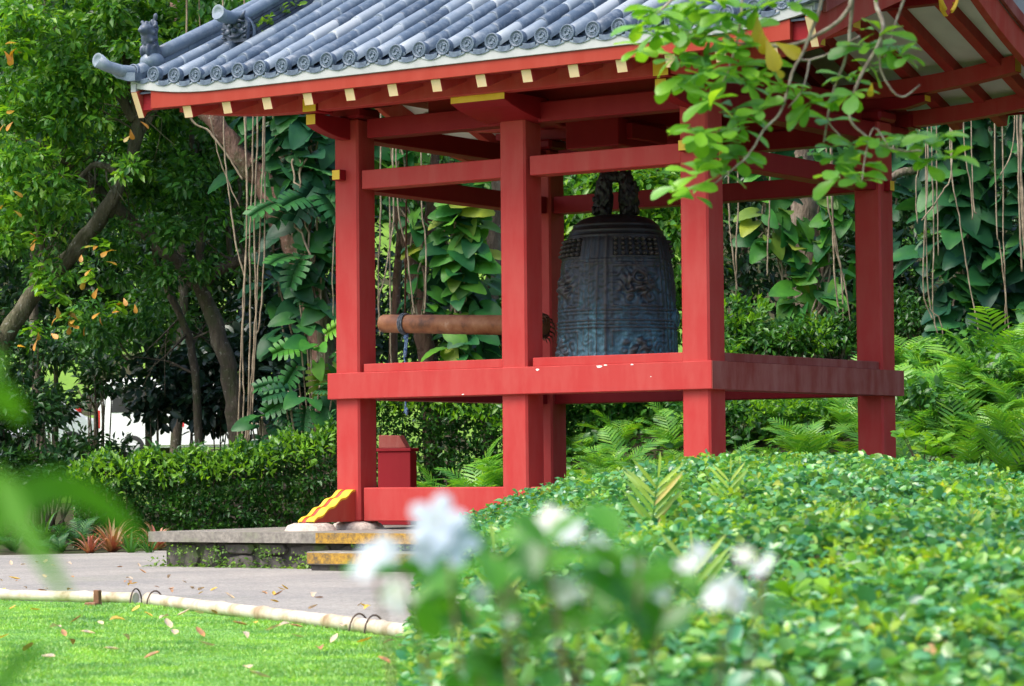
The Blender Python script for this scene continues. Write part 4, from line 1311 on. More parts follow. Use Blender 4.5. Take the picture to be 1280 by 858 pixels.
# ------------------------------------------------------------------ fallen leaves, one by one
FALL = [leaf_mat('fallen_pale_leaf', [(.50, .36, .24), (.58, .46, .35), (.42, .28, .16)], .6, .15, (1.1, .95, .7)),
        leaf_mat('fallen_brown_leaf', [(.30, .13, .06), (.42, .22, .10), (.22, .09, .05)], .6, .1, (1.1, .8, .5)),
        leaf_mat('fallen_yellow_leaf', [(.60, .38, .05), (.66, .46, .10)], .55, .2, (1.1, .9, .4))]
protos = []
for k in range(3):
    V, F = strip_leaf([(0, .03, 0), (.22, .20, 0), (.5, .27, 0), (.8, .17, 0), (1, .01, 0)], [-.25, .3, -.45][k], .7)
    V = V - np.array([0, .5, V[:, 2].min()])
    protos.append((V, F))
fl_cache = {}
def fallen(x, y, z, mi, sz, label, group, ti):
    key = (mi, ti)
    if key not in fl_cache:
        o = mesh_np('fallen_leaf', protos[ti][0], protos[ti][1], FALL[mi], None, True); fl_cache[key] = o
    else:
        o = fl_cache[key].copy(); COL.objects.link(o)
    o.location = (x, y, z); o.scale = (sz,) * 3
    o.rotation_euler = (rnd.uniform(-.25, .25), rnd.uniform(-.25, .25), rnd.uniform(0, 6.28))
    tag(o, label, 'leaf', group)
names = ['pale dry leaf lying on the green lawn', 'brown dry leaf lying on the green lawn', 'yellow fallen leaf lying on the green lawn']
pn = ['pale dry leaf lying on the grey path', 'brown dry leaf lying on the grey path', 'yellow fallen leaf lying on the grey path']
lp = [(230, 776, 0), (250, 774, 0), (68, 793, 0), (157, 805, 0), (170, 770, 2), (185, 774, 2), (300, 788, 1), (306, 803, 0), (342, 792, 0), (355, 790, 0), (380, 779, 0), (391, 768, 0), (371, 790, 1), (80, 800, 1), (88, 812, 1),
      (218, 800, 0), (148, 785, 2), (44, 768, 2), (16, 768, 2), (110, 800, 0), (126, 786, 0), (210, 790, 0), (250, 800, 1), (205, 780, 0), (418, 808, 0), (455, 812, 2), (486, 812, 0), (508, 818, 1), (330, 772, 0), (268, 773, 1), (320, 786, 2), (60, 830, 0), (35, 820, 1), (260, 815, 0), (310, 845, 0), (325, 855, 0), (4, 806, 2), (480, 835, 1), (96, 782, 1), (372, 805, 0), (430, 790, 0), (140, 820, 0), (190, 830, 1), (400, 820, 1)]
for (px, py, mi) in lp:
    P = zhit(px, py)
    fallen(P[0], P[1], -.440 + rnd.uniform(0, .012), mi, rnd.uniform(.07, .115), names[mi], 'fallen leaves on the lawn', rnd.randrange(3))
for k in range(52):
    px, py = rnd.uniform(0, 460), (rnd.uniform(699, 738) if k < 34 else rnd.uniform(726, 741))
    if px > 190 and py < 716: continue
    P = zhit(px, py + max(0, (px - 190) * .1))
    mi = rnd.choice((1, 1, 0, 2, 0))
    fallen(P[0], P[1], -.465, mi, rnd.uniform(.045, .115), pn[mi], 'fallen leaves on the path', rnd.randrange(3))
for k, (px, y) in enumerate(((262, 0), (330, 0), (350, 0))):
    pass
# ================================================================== trees, vines and shrubs behind
BARK = bark_mat('grey_brown_bark', (.035, .026, .018), (.10, .075, .052), (.21, .17, .125))
BARK_R = bark_mat('reddish_bark', (.05, .025, .018), (.16, .085, .06), (.27, .17, .13))
BARK_P = bark_mat('pale_mottled_bark', (.09, .06, .045), (.26, .20, .15), (.46, .40, .33))
BARK_M = bark_mat('mossy_bark', (.035, .034, .014), (.10, .088, .045), (.24, .21, .15))
L_BRI = leaf_mat('bright_tree_leaf', [(.04, .14, .02), (.08, .24, .025), (.13, .32, .025), (.22, .40, .03), (.06, .20, .035), (.11, .30, .03), (.03, .12, .03)], .38, .38)
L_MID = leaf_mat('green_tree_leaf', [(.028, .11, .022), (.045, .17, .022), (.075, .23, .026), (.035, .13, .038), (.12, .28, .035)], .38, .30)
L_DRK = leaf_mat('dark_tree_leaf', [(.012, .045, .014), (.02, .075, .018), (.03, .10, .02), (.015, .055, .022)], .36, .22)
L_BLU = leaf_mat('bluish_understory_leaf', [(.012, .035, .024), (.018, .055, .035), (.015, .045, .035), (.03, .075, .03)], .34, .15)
L_YEL = leaf_mat('yellowing_leaf', [(.50, .30, .03), (.60, .26, .05), (.42, .34, .05)], .45, .3, (1.1, .9, .4))
L_HDG = leaf_mat('hedge_leaf', [(.02, .09, .018), (.035, .13, .022), (.06, .18, .022), (.03, .11, .035)], .34, .25)
L_TIP = leaf_mat('fresh_hedge_tip', [(.08, .23, .016), (.14, .33, .02), (.20, .40, .025), (.07, .20, .02)], .42, .4)
POT = leaf_mat('climbing_vine_leaf', [(.014, .085, .028), (.024, .13, .03), (.04, .18, .032), (.02, .11, .045), (.06, .23, .03), (.12, .32, .035), (.03, .15, .03), (.26, .32, .04)], .42, .30, spec=.25)
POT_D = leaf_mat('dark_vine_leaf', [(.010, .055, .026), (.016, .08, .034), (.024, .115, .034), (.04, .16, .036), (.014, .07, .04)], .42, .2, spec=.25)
FERN = leaf_mat('fern_leaf', [(.08, .28, .03), (.13, .37, .035), (.20, .44, .04), (.09, .29, .05), (.26, .47, .045)], .42, .35)
FERN_D = leaf_mat('dark_fern_leaf', [(.02, .09, .02), (.03, .12, .025), (.05, .16, .02)], .4, .25)
VINE = noisy('pale_aerial_root', [(.35, (.16, .115, .075)), (.6, (.33, .26, .18)), (.75, (.46, .38, .28))], 6, .85, .3, .004)

def tree(name, label, cat, bark, limbs, blobs, leaf, size=.15, clump=.24, per=26, tmpl=T_SMALL, group=None, extra=None, droop=.35, twigs=None):
    """limbs: list of (points, r0, r1); the first point of the first limb is the foot."""
    base = limbs[0][0][0]
    e = empty(name, base, label, cat, group)
    mb = MB()
    for i, (pts, r0, r1) in enumerate(limbs): limb(mb, pts, r0, r1, 10, 5, i + len(label))
    for q in range(twigs or 0):
        pts = limbs[q % len(limbs)][0]; k_ = rnd.randrange(max(1, len(pts) - 3), len(pts)) if len(pts) > 3 else len(pts) - 1
        st = np.array(pts[k_ - 1]) + (np.array(pts[k_]) - np.array(pts[k_ - 1])) * rnd.random()
        dv = np.array([rnd.gauss(0, 1), rnd.gauss(0, .5), rnd.gauss(.1, .8)]); dv /= np.linalg.norm(dv); L = rnd.uniform(.5, 1.3)
        bend = np.array([rnd.gauss(0, .3), rnd.gauss(0, .2), rnd.gauss(0, .3)])
        w_ = [st + dv * L * t + bend * L * t * t for t in (0, .3, .6, 1)]
        limb(mb, w_, rnd.uniform(.014, .03), .005, 5, 3, q, .2)
        limb(mb, [w_[1], w_[1] + (w_[2] - w_[1]) * .8 + np.array([rnd.gauss(0, .2), 0, rnd.gauss(0, .2)]), w_[1] + (w_[3] - w_[1]) * .8 + np.array([rnd.gauss(0, .4), 0, rnd.gauss(0, .4)])], .010, .004, 5, 3, q + 50, .2)
    mb.build('trunk', bark, e)
    if blobs: crown('crown', blobs, leaf, e, size, clump, per, tmpl, droop)
    if extra: extra(e)
    return e
def B(px, py, d, rx, rz, n, ry=None):
    return (at(px, py, d), (rx, ry or rx * .8, rz), n)

# far trees closing the view on the rise (one mass that cannot be told apart)
def far_wood():
    n = 52000
    d = RNG.uniform(84, 122, n); px = RNG.uniform(-420, 1700, n)
    u = (px - 640) / FPX * d
    x, y = world_ud(u, d); g = ground_z(x, y)
    k = smooth(-9, -4.5, x)
    keep = (k > .5) | (d > 92)
    h = RNG.random(n) * (9 + 5 * np.sin(u * .35) + 3 * np.sin(u * .9 + d))
    P = np.stack([x, y, g + h], -1)[keep]; n = len(P)
    Dv = RNG.normal(size=(n, 3)); Dv[:, 2] -= .3
    Nv = RNG.normal(size=(n, 3)) * .6 + (.3, -.5, .8)
    leafcloud('far_wood', P, Dv, Nv, RNG.uniform(.7, 1.5, n), T_OVAL, L_MID)['kind'] = 'stuff'
far_wood()

# background trees (each one its own crown)
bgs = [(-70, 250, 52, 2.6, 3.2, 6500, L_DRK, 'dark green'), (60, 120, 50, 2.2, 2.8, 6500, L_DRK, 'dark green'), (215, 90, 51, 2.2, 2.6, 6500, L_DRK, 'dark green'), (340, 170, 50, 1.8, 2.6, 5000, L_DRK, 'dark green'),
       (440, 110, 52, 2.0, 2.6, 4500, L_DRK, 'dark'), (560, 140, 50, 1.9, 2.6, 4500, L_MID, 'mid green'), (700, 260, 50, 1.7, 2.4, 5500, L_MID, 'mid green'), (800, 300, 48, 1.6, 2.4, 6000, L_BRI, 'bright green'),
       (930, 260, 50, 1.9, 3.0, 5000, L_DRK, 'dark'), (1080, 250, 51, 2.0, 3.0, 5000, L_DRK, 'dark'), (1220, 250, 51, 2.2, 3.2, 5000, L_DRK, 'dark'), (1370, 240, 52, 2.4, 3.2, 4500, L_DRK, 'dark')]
places = ['at the far left edge', 'behind the roof corner, left one', 'behind the lion on the roof corner', 'behind the hanging roots', 'behind the left corner post', 'behind the front middle post', 'left of the temple bell', 'right of the temple bell',
          'between the two right posts', 'behind the rear right post', 'behind the vine tower at right', 'at the far right edge']
for i, (px, py, d, rx, rz, n, lm, tone) in enumerate(bgs):
    base = gpoint(px, d); top = at(px, py, d)
    top2 = top + np.array([rnd.uniform(-.4, .4), rnd.uniform(-.3, .3), rz * .5])
    mid = (base + top) / 2 + np.array([rnd.uniform(-.4, .4), 0, 0])
    limbs = [([base, mid, top, top2], .11, .04)]
    for k in range(4):
        a = rnd.uniform(0, 6.28); st = mid + (top - mid) * rnd.uniform(.2, .9)
        limbs.append(([st, st + np.array([math.cos(a) * rx * .4, math.sin(a) * rx * .4, rz * .25]), st + np.array([math.cos(a) * rx * .8, math.sin(a) * rx * .8, rz * .45])], .05, .015))
    blobs = [(top, (rx, rx * .7, rz), n)]
    tree('background_tree', f'{tone} leafy tree in the background {places[i]}', 'tree', BARK, limbs, blobs, lm, .20, .42, 24)

# darker trees closing the gaps low on the left
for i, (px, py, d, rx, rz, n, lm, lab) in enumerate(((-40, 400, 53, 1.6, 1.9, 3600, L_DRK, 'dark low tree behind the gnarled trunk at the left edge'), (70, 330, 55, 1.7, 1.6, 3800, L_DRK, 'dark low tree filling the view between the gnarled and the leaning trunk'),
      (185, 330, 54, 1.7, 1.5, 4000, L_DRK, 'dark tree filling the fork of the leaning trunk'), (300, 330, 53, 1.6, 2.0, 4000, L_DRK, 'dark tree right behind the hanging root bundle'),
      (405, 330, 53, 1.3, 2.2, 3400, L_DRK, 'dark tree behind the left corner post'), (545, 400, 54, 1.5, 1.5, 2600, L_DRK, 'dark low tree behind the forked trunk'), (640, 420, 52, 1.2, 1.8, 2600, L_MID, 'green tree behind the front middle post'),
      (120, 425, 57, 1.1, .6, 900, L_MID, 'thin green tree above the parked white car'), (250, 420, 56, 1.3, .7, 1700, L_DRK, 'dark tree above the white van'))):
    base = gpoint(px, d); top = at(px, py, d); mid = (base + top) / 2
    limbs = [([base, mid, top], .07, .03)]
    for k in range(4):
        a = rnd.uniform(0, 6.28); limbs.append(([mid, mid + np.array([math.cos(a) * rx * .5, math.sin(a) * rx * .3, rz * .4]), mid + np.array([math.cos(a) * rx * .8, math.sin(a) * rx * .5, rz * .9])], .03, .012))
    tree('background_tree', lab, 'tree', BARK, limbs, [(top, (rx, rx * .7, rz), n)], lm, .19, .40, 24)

# --- gnarled tree at left
T1 = [pxs([(-90, 650), (-40, 520), (15, 405), (70, 338), (115, 287), (150, 226), (172, 170), (166, 110), (150, 40), (140, -60)], 42.0)]
T1[0][0] = gpoint(-110, 42.0, -.1)
limbs = [(T1[0], .165, .055),
         (pxs([(168, 150), (140, 105), (100, 70), (60, 20), (30, -40)], 42.0), .08, .03),
         (pxs([(115, 287), (135, 268), (150, 225, -.1), (120, 205, -.1), (100, 225, -.1)], 42.1), .09, .035),
         (pxs([(40, 375), (55, 330), (45, 260, -.3), (60, 200, -.5)], 42.0), .07, .025),
         (pxs([(172, 170), (205, 120, .3), (230, 60, .5), (250, -20, .6)], 42.0), .07, .03)]
blobs = [B(45, 60, 41.4, .95, .75, 1500), B(140, 30, 41.6, .9, .6, 1300), B(-10, 150, 41.2, .8, .7, 1200), B(95, 150, 41.3, .62, .45, 700), B(40, 235, 41.0, .8, .55, 1000), B(225, 45, 41.8, .8, .7, 1200), B(110, -40, 41.6, 1.6, .6, 1600),
         B(205, 140, 42.6, .55, .5, 500), B(0, 300, 41.1, .6, .4, 700), B(95, 90, 43, 1.2, .9, 1600), B(130, 200, 43.4, 1.3, .8, 2200), B(50, 190, 43.2, .9, .8, 1500), B(205, 120, 43, .8, .7, 1200), B(20, 260, 43, .9, .6, 1200), B(70, 110, 41.2, .6, .4, 600), B(120, 95, 41.3, .5, .4, 500), B(100, 260, 40.9, .35, .2, 180), B(165, 215, 40.9, .3, .2, 120), B(60, 345, 40.8, .35, .25, 220), B(180, 60, 41, .5, .3, 400), B(20, 30, 40.8, .6, .4, 500), B(25, 200, 40.6, .5, .3, 350)]
def t1x(e):
    P, O = [], []
    for (px, py, d) in ((48, 292, 40.6), (58, 363, 40.5), (75, 372, 40.5), (88, 392, 40.4), (40, 412, 40.5), (145, 384, 40.5), (128, 305, 40.6), (112, 342, 40.5), (10, 250, 40.5), (5, 140, 40.5), (30, 60, 40.6)):
        c = at(px, py, d)
        for k in range(14):
            a = rnd.uniform(0, 6.28)
            P.append(c + np.array([rnd.gauss(0, .05), rnd.gauss(0, .05), rnd.gauss(0, .05)])); O.append((math.cos(a), math.sin(a), rnd.uniform(-.5, .4)))
    for q in range(len(P) // 14):
        pp = np.array(P[q * 14:q * 14 + 14]); oo = np.array(O[q * 14:q * 14 + 14])
        leafcloud('leaf_rosette', pp, oo, np.c_[RNG.normal(size=(14, 2)) * .4, np.ones(14)], RNG.uniform(.13, .22, 14), T_OBOV, L_TIP, e)
    P2 = np.array([at(px + rnd.gauss(0, 9), py + rnd.gauss(6, 7), 40.4) for px, py in ((55, 300), (75, 385), (92, 400), (40, 415), (132, 386), (130, 316), (112, 342), (6, 250), (3, 140), (20, 55), (160, 158), (75, 408), (165, 378), (120, 310), (25, 60)) for _ in range(3)])
    n = len(P2)
    leafcloud('yellow_leaves', P2, np.c_[RNG.normal(size=(n, 2)), RNG.normal(size=n) - .7], np.c_[RNG.normal(size=(n, 2)) * .4 + (.2, -.5), np.ones(n)], RNG.uniform(.12, .19, n), T_OBOV, L_YEL, e)
tree('gnarled_tree', 'old gnarled tree with curved mossy trunk and bright leaf rosettes left of the roof corner', 'tree', BARK_M, limbs, blobs, L_BRI, .145, .20, 26, extra=t1x, twigs=34)

# --- leaning tree behind it
p0 = gpoint(302, 43.0, -.1)
limbs = [([p0] + pxs([(296, 540), (290, 490), (270, 410), (242, 352), (192, 302), (142, 256), (102, 216), (60, 188), (10, 170)], 43.0), .16, .06),
         (pxs([(246, 360), (275, 338), (312, 322), (345, 330), (380, 310)], 43.0), .10, .05),
         (pxs([(255, 350), (250, 300, .2), (262, 240, .4), (240, 180, .6), (250, 120, .8)], 43.0), .08, .03),
         (pxs([(192, 302), (200, 340, .5), (235, 420, .6), (245, 480, .6), (250, 600, .6)], 43.2), .05, .07),
         (pxs([(290, 330), (285, 280), (300, 240), (290, 190)], 43.2), .05, .02)]
blobs = [B(210, 210, 44, .75, .55, 900), B(290, 215, 43.8, .65, .6, 900), B(250, 160, 44, .8, .5, 1000), B(240, 250, 42.6, .5, .35, 420), B(150, 330, 44.4, .9, .45, 500), B(90, 420, 44.6, .9, .5, 600), B(190, 390, 45, .8, .5, 600), B(60, 300, 43.6, .7, .5, 700), B(285, 150, 42.4, .6, .45, 700), B(235, 215, 42.2, .45, .4, 500), B(200, 260, 44.2, .9, .6, 900), B(130, 400, 45.5, .9, .5, 600), B(300, 280, 44.2, .6, .6, 600), B(215, 290, 42.2, .4, .25, 260), B(255, 330, 42.3, .35, .25, 200), B(150, 300, 42.2, .4, .3, 260), B(200, 350, 42.4, .4, .3, 260), B(275, 270, 42.2, .35, .3, 220)]
tree('leaning_tree', 'leaning brown tree whose trunk bends to the left behind the hanging roots', 'tree', BARK, limbs, blobs, L_MID, .14, .22, 24, twigs=40)

# --- thick reddish trunk and mossy trunk wrapped in vines near the left corner post
p0 = gpoint(415, 41.5, -.1)
limbs = [([p0] + pxs([(410, 480), (395, 380), (362, 290), (330, 235), (296, 190), (262, 145), (235, 110, .8), (222, 60, 1.8), (210, -20, 2.6)], 41.0), .26, .06),
         (pxs([(300, 195), (330, 215), (352, 262), (380, 300)], 40.9), .05, .09)]
tree('vine_clad_tree', 'thick reddish trunk leaning left under the roof eave, half covered by big dark leaves', 'tree', BARK_R, limbs, [B(225, -40, 41.5, 1.6, .9, 1800), B(235, 45, 41.6, .7, .6, 900), B(240, 90, 41.8, .5, .4, 500)], L_BRI, .16)
p0 = gpoint(420, 40.4, -.1)
limbs = [([p0] + pxs([(408, 430), (385, 320), (362, 238), (352, 190), (345, 140), (340, 60)], 40.4), .13, .07), (pxs([(350, 205), (335, 190), (325, 200)], 40.3), .03, .02)]
tree('mossy_trunk_tree', 'slender pale mossy trunk left of the left corner post', 'tree', BARK_M, limbs, [B(330, 0, 41, 1.2, .8, 1200)], L_MID, .16)
# --- trunks seen between the left posts
p0 = gpoint(545, 41.0, -.1)
limbs = [([p0] + pxs([(536, 470), (527, 400), (520, 350), (508, 300), (498, 260), (490, 180), (480, 60)], 41.0), .15, .08),
         (pxs([(522, 370), (532, 320), (538, 262), (545, 190), (555, 90)], 41.0), .09, .06),
         (pxs([(500, 290), (496, 350, .4), (492, 420, .4), (490, 500, .5)], 41.4), .06, .07)]
tree('forked_tree', 'forked brown trunk seen above the striking log between the left posts', 'tree', BARK_R, limbs, [B(520, 60, 42, 1.5, .8, 1500)], L_MID, .16)
p0 = gpoint(612, 42.0, -.1)
limbs = [([p0] + pxs([(612, 440), (617, 330), (622, 240), (626, 150), (630, 40)], 42.0), .14, .09)]
tree('slim_tree', 'slim brown trunk seen just left of the front middle post', 'tree', BARK, limbs, [B(640, 60, 43, 1.5, .8, 1500)], L_MID, .16)
# --- pale trunk between the right posts, vine towers
p0 = gpoint(1012, 43.0, -.1)
limbs = [([p0] + pxs([(1012, 400), (1012, 340), (1006, 260), (996, 160), (990, 30)], 43.0), .26, .20), (pxs([(1020, 420), (1030, 340), (1026, 270)], 42.8), .09, .05)]
tree('pale_trunk_tree', 'pale mottled thick trunk with vine leaves between the two right posts', 'tree', BARK_P, limbs, [B(990, -20, 43.5, 1.8, 1.0, 1500)], L_DRK, .18)
p0 = gpoint(1215, 41.5, -.1)
limbs = [([p0] + pxs([(1212, 420), (1208, 300), (1212, 180), (1205, 60), (1200, -60)], 41.5), .24, .18), (pxs([(1210, 260), (1170, 215, -.4), (1130, 215, -.5), (1090, 235, -.5)], 41.3), .08, .05)]
tree('dark_trunk_tree', 'dark trunk wholly wrapped in big climbing leaves at right', 'tree', BARK, limbs, [B(1200, -40, 42, 1.8, 1.0, 1500)], L_DRK, .18)
p0 = gpoint(1325, 41.0, -.1)
limbs = [([p0] + pxs([(1310, 420), (1296, 320), (1300, 200), (1305, 60), (1310, -60)], 41.0), .24, .18)]
tree('edge_trunk_tree', 'brown trunk with hanging roots at the right edge of the picture', 'tree', BARK_R, limbs, [B(1320, -40, 42, 1.8, 1.0, 1500)], L_DRK, .18)

# ------------------------------------------------------------------ climbing vines with big leaves
def climber(label, axis_px, d, halfw, n, s0, s1, mat, tmpl=T_HEART, name='climbing_vine', bulge=.5, facing=.9):
    """Leaves shingled down a stem given by picture points; they hang outward and downward."""
    pts = spline(pxs(axis_px, d), 8)
    base = gpoint(axis_px[-1][0], d) if axis_px[-1][1] > axis_px[0][1] else gpoint(axis_px[0][0], d)
    e = empty(name, base, label, 'vine', 'climbing vines on the trees')
    mb = MB()
    for k in range(3):
        off = [np.array([rnd.uniform(-.1, .1), -.12 - .05 * k, 0]) for _ in range(4)]
        mb.tube([p + off[i * 4 // len(pts)] + np.array([.05 * math.sin(i * .7 + k * 2), 0, 0]) for i, p in enumerate(pts)], .016, 6)
    mb.build('stem', VINE, e)
    P, Dv, Nv, S = [], [], [], []
    back = -CD
    for i in range(n):
        t = rnd.random() * (len(pts) - 1); k = int(t); p = pts[k] + (pts[k + 1] - pts[k]) * (t - k)
        a = rnd.gauss(0, .55); lat = max(-1.3, min(1.3, a))
        outd = back * math.cos(lat) + CR * math.sin(lat)
        pos = p + CR * halfw * math.sin(lat) * rnd.uniform(.6, 1.15) + back * (halfw * bulge * math.cos(lat) * rnd.uniform(.3, 1.2))
        P.append(pos); Dv.append(outd * rnd.uniform(.3, .9) + CR * rnd.gauss(0, .85) + np.array([0, 0, -rnd.uniform(-.15, .75)]))
        nn = outd * facing * .8 + np.array([rnd.gauss(0, .3), rnd.gauss(0, .3), rnd.uniform(.35, 1.2)])
        Nv.append(nn); S.append(rnd.uniform(s0, s1))
    leafcloud('leaves', np.array(P), np.array(Dv), np.array(Nv), np.array(S), tmpl, mat, e)
    return e
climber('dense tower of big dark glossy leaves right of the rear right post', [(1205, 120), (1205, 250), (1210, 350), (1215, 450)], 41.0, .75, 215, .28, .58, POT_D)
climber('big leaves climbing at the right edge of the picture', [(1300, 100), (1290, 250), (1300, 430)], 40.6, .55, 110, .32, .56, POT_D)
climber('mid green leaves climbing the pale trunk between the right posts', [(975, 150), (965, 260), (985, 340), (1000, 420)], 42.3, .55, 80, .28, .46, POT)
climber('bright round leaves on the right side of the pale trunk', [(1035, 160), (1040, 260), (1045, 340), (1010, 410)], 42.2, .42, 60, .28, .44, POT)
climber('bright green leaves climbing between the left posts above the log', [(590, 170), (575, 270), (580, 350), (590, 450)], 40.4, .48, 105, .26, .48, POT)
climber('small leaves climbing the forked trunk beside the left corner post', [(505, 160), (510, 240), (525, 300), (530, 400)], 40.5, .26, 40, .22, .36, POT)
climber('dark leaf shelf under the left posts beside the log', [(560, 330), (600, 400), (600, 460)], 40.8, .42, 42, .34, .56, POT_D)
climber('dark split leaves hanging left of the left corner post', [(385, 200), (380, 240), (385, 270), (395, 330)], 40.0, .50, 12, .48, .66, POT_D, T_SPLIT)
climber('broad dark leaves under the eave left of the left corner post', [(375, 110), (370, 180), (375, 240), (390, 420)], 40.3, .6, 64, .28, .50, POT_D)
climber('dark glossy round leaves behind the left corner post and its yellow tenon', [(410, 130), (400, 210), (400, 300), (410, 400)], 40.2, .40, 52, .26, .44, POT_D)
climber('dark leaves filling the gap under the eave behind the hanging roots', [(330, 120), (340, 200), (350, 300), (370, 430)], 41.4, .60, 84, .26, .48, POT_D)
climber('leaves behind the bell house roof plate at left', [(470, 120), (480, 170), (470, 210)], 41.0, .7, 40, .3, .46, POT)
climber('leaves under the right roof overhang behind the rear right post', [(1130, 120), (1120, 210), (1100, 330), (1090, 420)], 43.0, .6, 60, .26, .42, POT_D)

def lobed_plant(label, px, py, d, n, s0, s1, mat, spread=.5):
    """Self-standing plant: arching stalks from one crown, each with a split leaf."""
    base = gpoint(px, d); c = at(px, py, d)
    e = empty('philodendron', base, label, 'plant', 'split leaf plants')
    mb = MB(); P, Dv, Nv, S = [], [], [], []
    for i in range(n):
        a = rnd.uniform(0, 6.28); r = spread * rnd.uniform(.4, 1.1)
        q = c + CR * math.cos(a) * r - CD * abs(math.sin(a)) * r * .6 + np.array([0, 0, rnd.uniform(-.5, .6) * spread])
        mb.tube(spline([base + np.array([0, 0, -.02]), (base + q) / 2 + np.array([0, 0, .12]), q], 4), .012, 5)
        P.append(q); out = (q - c); Dv.append(out / (np.linalg.norm(out) + .01) + np.array([0, 0, -.45])); Nv.append(-CD * .8 + np.array([rnd.gauss(0, .3), rnd.gauss(0, .3), .8])); S.append(rnd.uniform(s0, s1))
    mb.build('stalks', VINE, e)
    h = len(P) // 2
    leafcloud('split_leaves', np.array(P[:h]), np.array(Dv[:h]), np.array(Nv[:h]), np.array(S[:h]), T_SPLIT, mat, e)
    leafcloud('leaves', np.array(P[h:]), np.array(Dv[h:]), np.array(Nv[h:]), np.array(S[h:]) * .85, T_HEART, mat, e)
lobed_plant('green fingered leaves beside the waist beam end at left', 395, 440, 39.6, 12, .34, .52, POT, .42)
lobed_plant('bluish split leaves above the hedge left of the corner post', 385, 500, 39.4, 13, .32, .46, POT_D, .40)
lobed_plant('bluish split leaves at the foot of the hanging roots', 335, 535, 39.6, 9, .30, .42, POT_D, .30)

# ------------------------------------------------------------------ hanging roots
def root(lst, d, r=.013, label='', seed=0):
    r = r * .8
    rr = random.Random(seed + len(lst))
    p = [np.array(q) for q in pxs(lst, d)]
    top = p[0] + np.array([0, 0, 2.2])
    sp = spline([top] + p, 7)
    sp = [q + np.array([rr.gauss(0, .004), rr.gauss(0, .004), 0]) for q in sp]
    tag(MB().tube(sp, [r * rr.uniform(.8, 1.15) for _ in sp], 6, seed=seed).build('hanging_root', VINE), label, 'root', 'hanging roots')
LR = 'thin hanging root in the bundle left of the left corner post'
for k, l in enumerate(([(279, 148), (285, 230), (296, 310), (308, 352)], [(306, 145), (309, 250), (304, 380), (300, 470), (297, 562)], [(316, 200), (312, 300), (313, 400), (309, 560)],
                       [(329, 145), (327, 240), (322, 350), (316, 450), (306, 556)], [(322, 165), (318, 290), (320, 420), (314, 500), (311, 552)], [(331, 300), (325, 400), (318, 430), (316, 520)], [(308, 300), (303, 420), (305, 500), (302, 560)])):
    root(l, 39.8, .016, LR, k)
root([(235, 130), (262, 165), (285, 195), (303, 225)], 40.4, .02, 'slanting thin root crossing under the roof eave at left', 3)
root([(250, 60), (258, 120), (275, 200), (300, 260)], 40.6, .014, 'thin root dropping from the eave corner towards the bundle', 4)
root([(423, 170), (421, 240), (416, 330), (417, 395)], 39.6, .013, 'thin pale root hanging along the left edge of the left corner post', 5)
LM = 'thin pale root hanging between the left corner post and the front middle post'
for k, l in enumerate(([(476, 260), (473, 330), (474, 400), (478, 415)], [(492, 250), (490, 290), (480, 350), (474, 372), (475, 420)], [(497, 250), (508, 310), (515, 370), (518, 392)], [(527, 250), (532, 300), (532, 370), (530, 392)], [(488, 420), (489, 450), (489, 470)])):
    root(l, 39.9, .016, LM, 20 + k)
LC = 'thin pale root hanging between the two right posts'
for k, l in enumerate(([(923, 245), (920, 310), (921, 365)], [(911, 255), (914, 300), (922, 362)], [(962, 245), (960, 300), (959, 345)], [(1034, 240), (1043, 290), (1052, 345), (1054, 402)], [(1039, 240), (1045, 310), (1057, 360), (1065, 420)], [(1042, 320), (1049, 390)])):
    root(l, 41.6, .017, LC, 40 + k)
LRR = 'brownish root hanging in front of the leaf tower right of the rear right post'
for k, l in enumerate(([(1149, 185), (1145, 230), (1147, 280)], [(1160, 195), (1156, 290), (1154, 365), (1166, 400)], [(1165, 195), (1167, 280), (1166, 380), (1172, 420)], [(1171, 180), (1171, 240), (1173, 320)], [(1189, 205), (1199, 270), (1211, 350), (1224, 416)],
                       [(1190, 200), (1178, 240), (1152, 276)], [(1205, 170), (1213, 230), (1216, 275)], [(1216, 235), (1220, 268)], [(1254, 215), (1254, 300), (1257, 370), (1256, 415)], [(1246, 280), (1250, 310), (1262, 420)], [(1268, 165), (1250, 220)], [(1160, 365), (1175, 400), (1180, 430)])):
    root(l, 40.0, .014, LRR, 60 + k)
LRE = 'brownish root hanging at the right edge of the picture'
for k, l in enumerate(([(1272, 160), (1274, 260), (1278, 340)], [(1277, 150), (1276, 230), (1282, 330)], [(1276, 200), (1281, 300)])):
    root(l, 39.8, .02, LRE, 80 + k)

# ------------------------------------------------------------------ understory, shrubs and hedge
def shrub(label, blobs, mat, size, clump, per, tmpl=T_SMALL, name='shrub', stems=6, tips=None, group=None, droop=.1):
    c0 = np.mean([b[0] for b in blobs], axis=0)
    base = np.array([c0[0], c0[1], float(ground_z(c0[0], c0[1]))])
    e = empty(name, base, label, {'hedge': 'hedge', 'weed_patch': 'weeds'}.get(name, 'shrub'), group)
    mb = MB()
    for k, b in enumerate(blobs):
        gb = np.array([b[0][0], b[0][1], float(ground_z(b[0][0], b[0][1])) - .03])
        for q in range(stems):
            en = np.asarray(b[0]) + np.array([rnd.gauss(0, .4), rnd.gauss(0, .3), rnd.uniform(-.2, .5)]) * np.asarray(b[1])
            mb.tube(spline([gb + np.array([rnd.gauss(0, .08), rnd.gauss(0, .06), 0]), (gb + en) / 2 + np.array([rnd.gauss(0, .08), 0, .05]), en], 3), [.022, .020, .017, .014, .011, .008, .005], 5)
    mb.build('stems', BARK, e)
    crown('foliage', blobs, mat, e, size, clump, per, tmpl, droop)
    if tips: crown('fresh_tips', tips[0], tips[1], e, tips[2], .12, 12, tmpl, -.8)
    return e
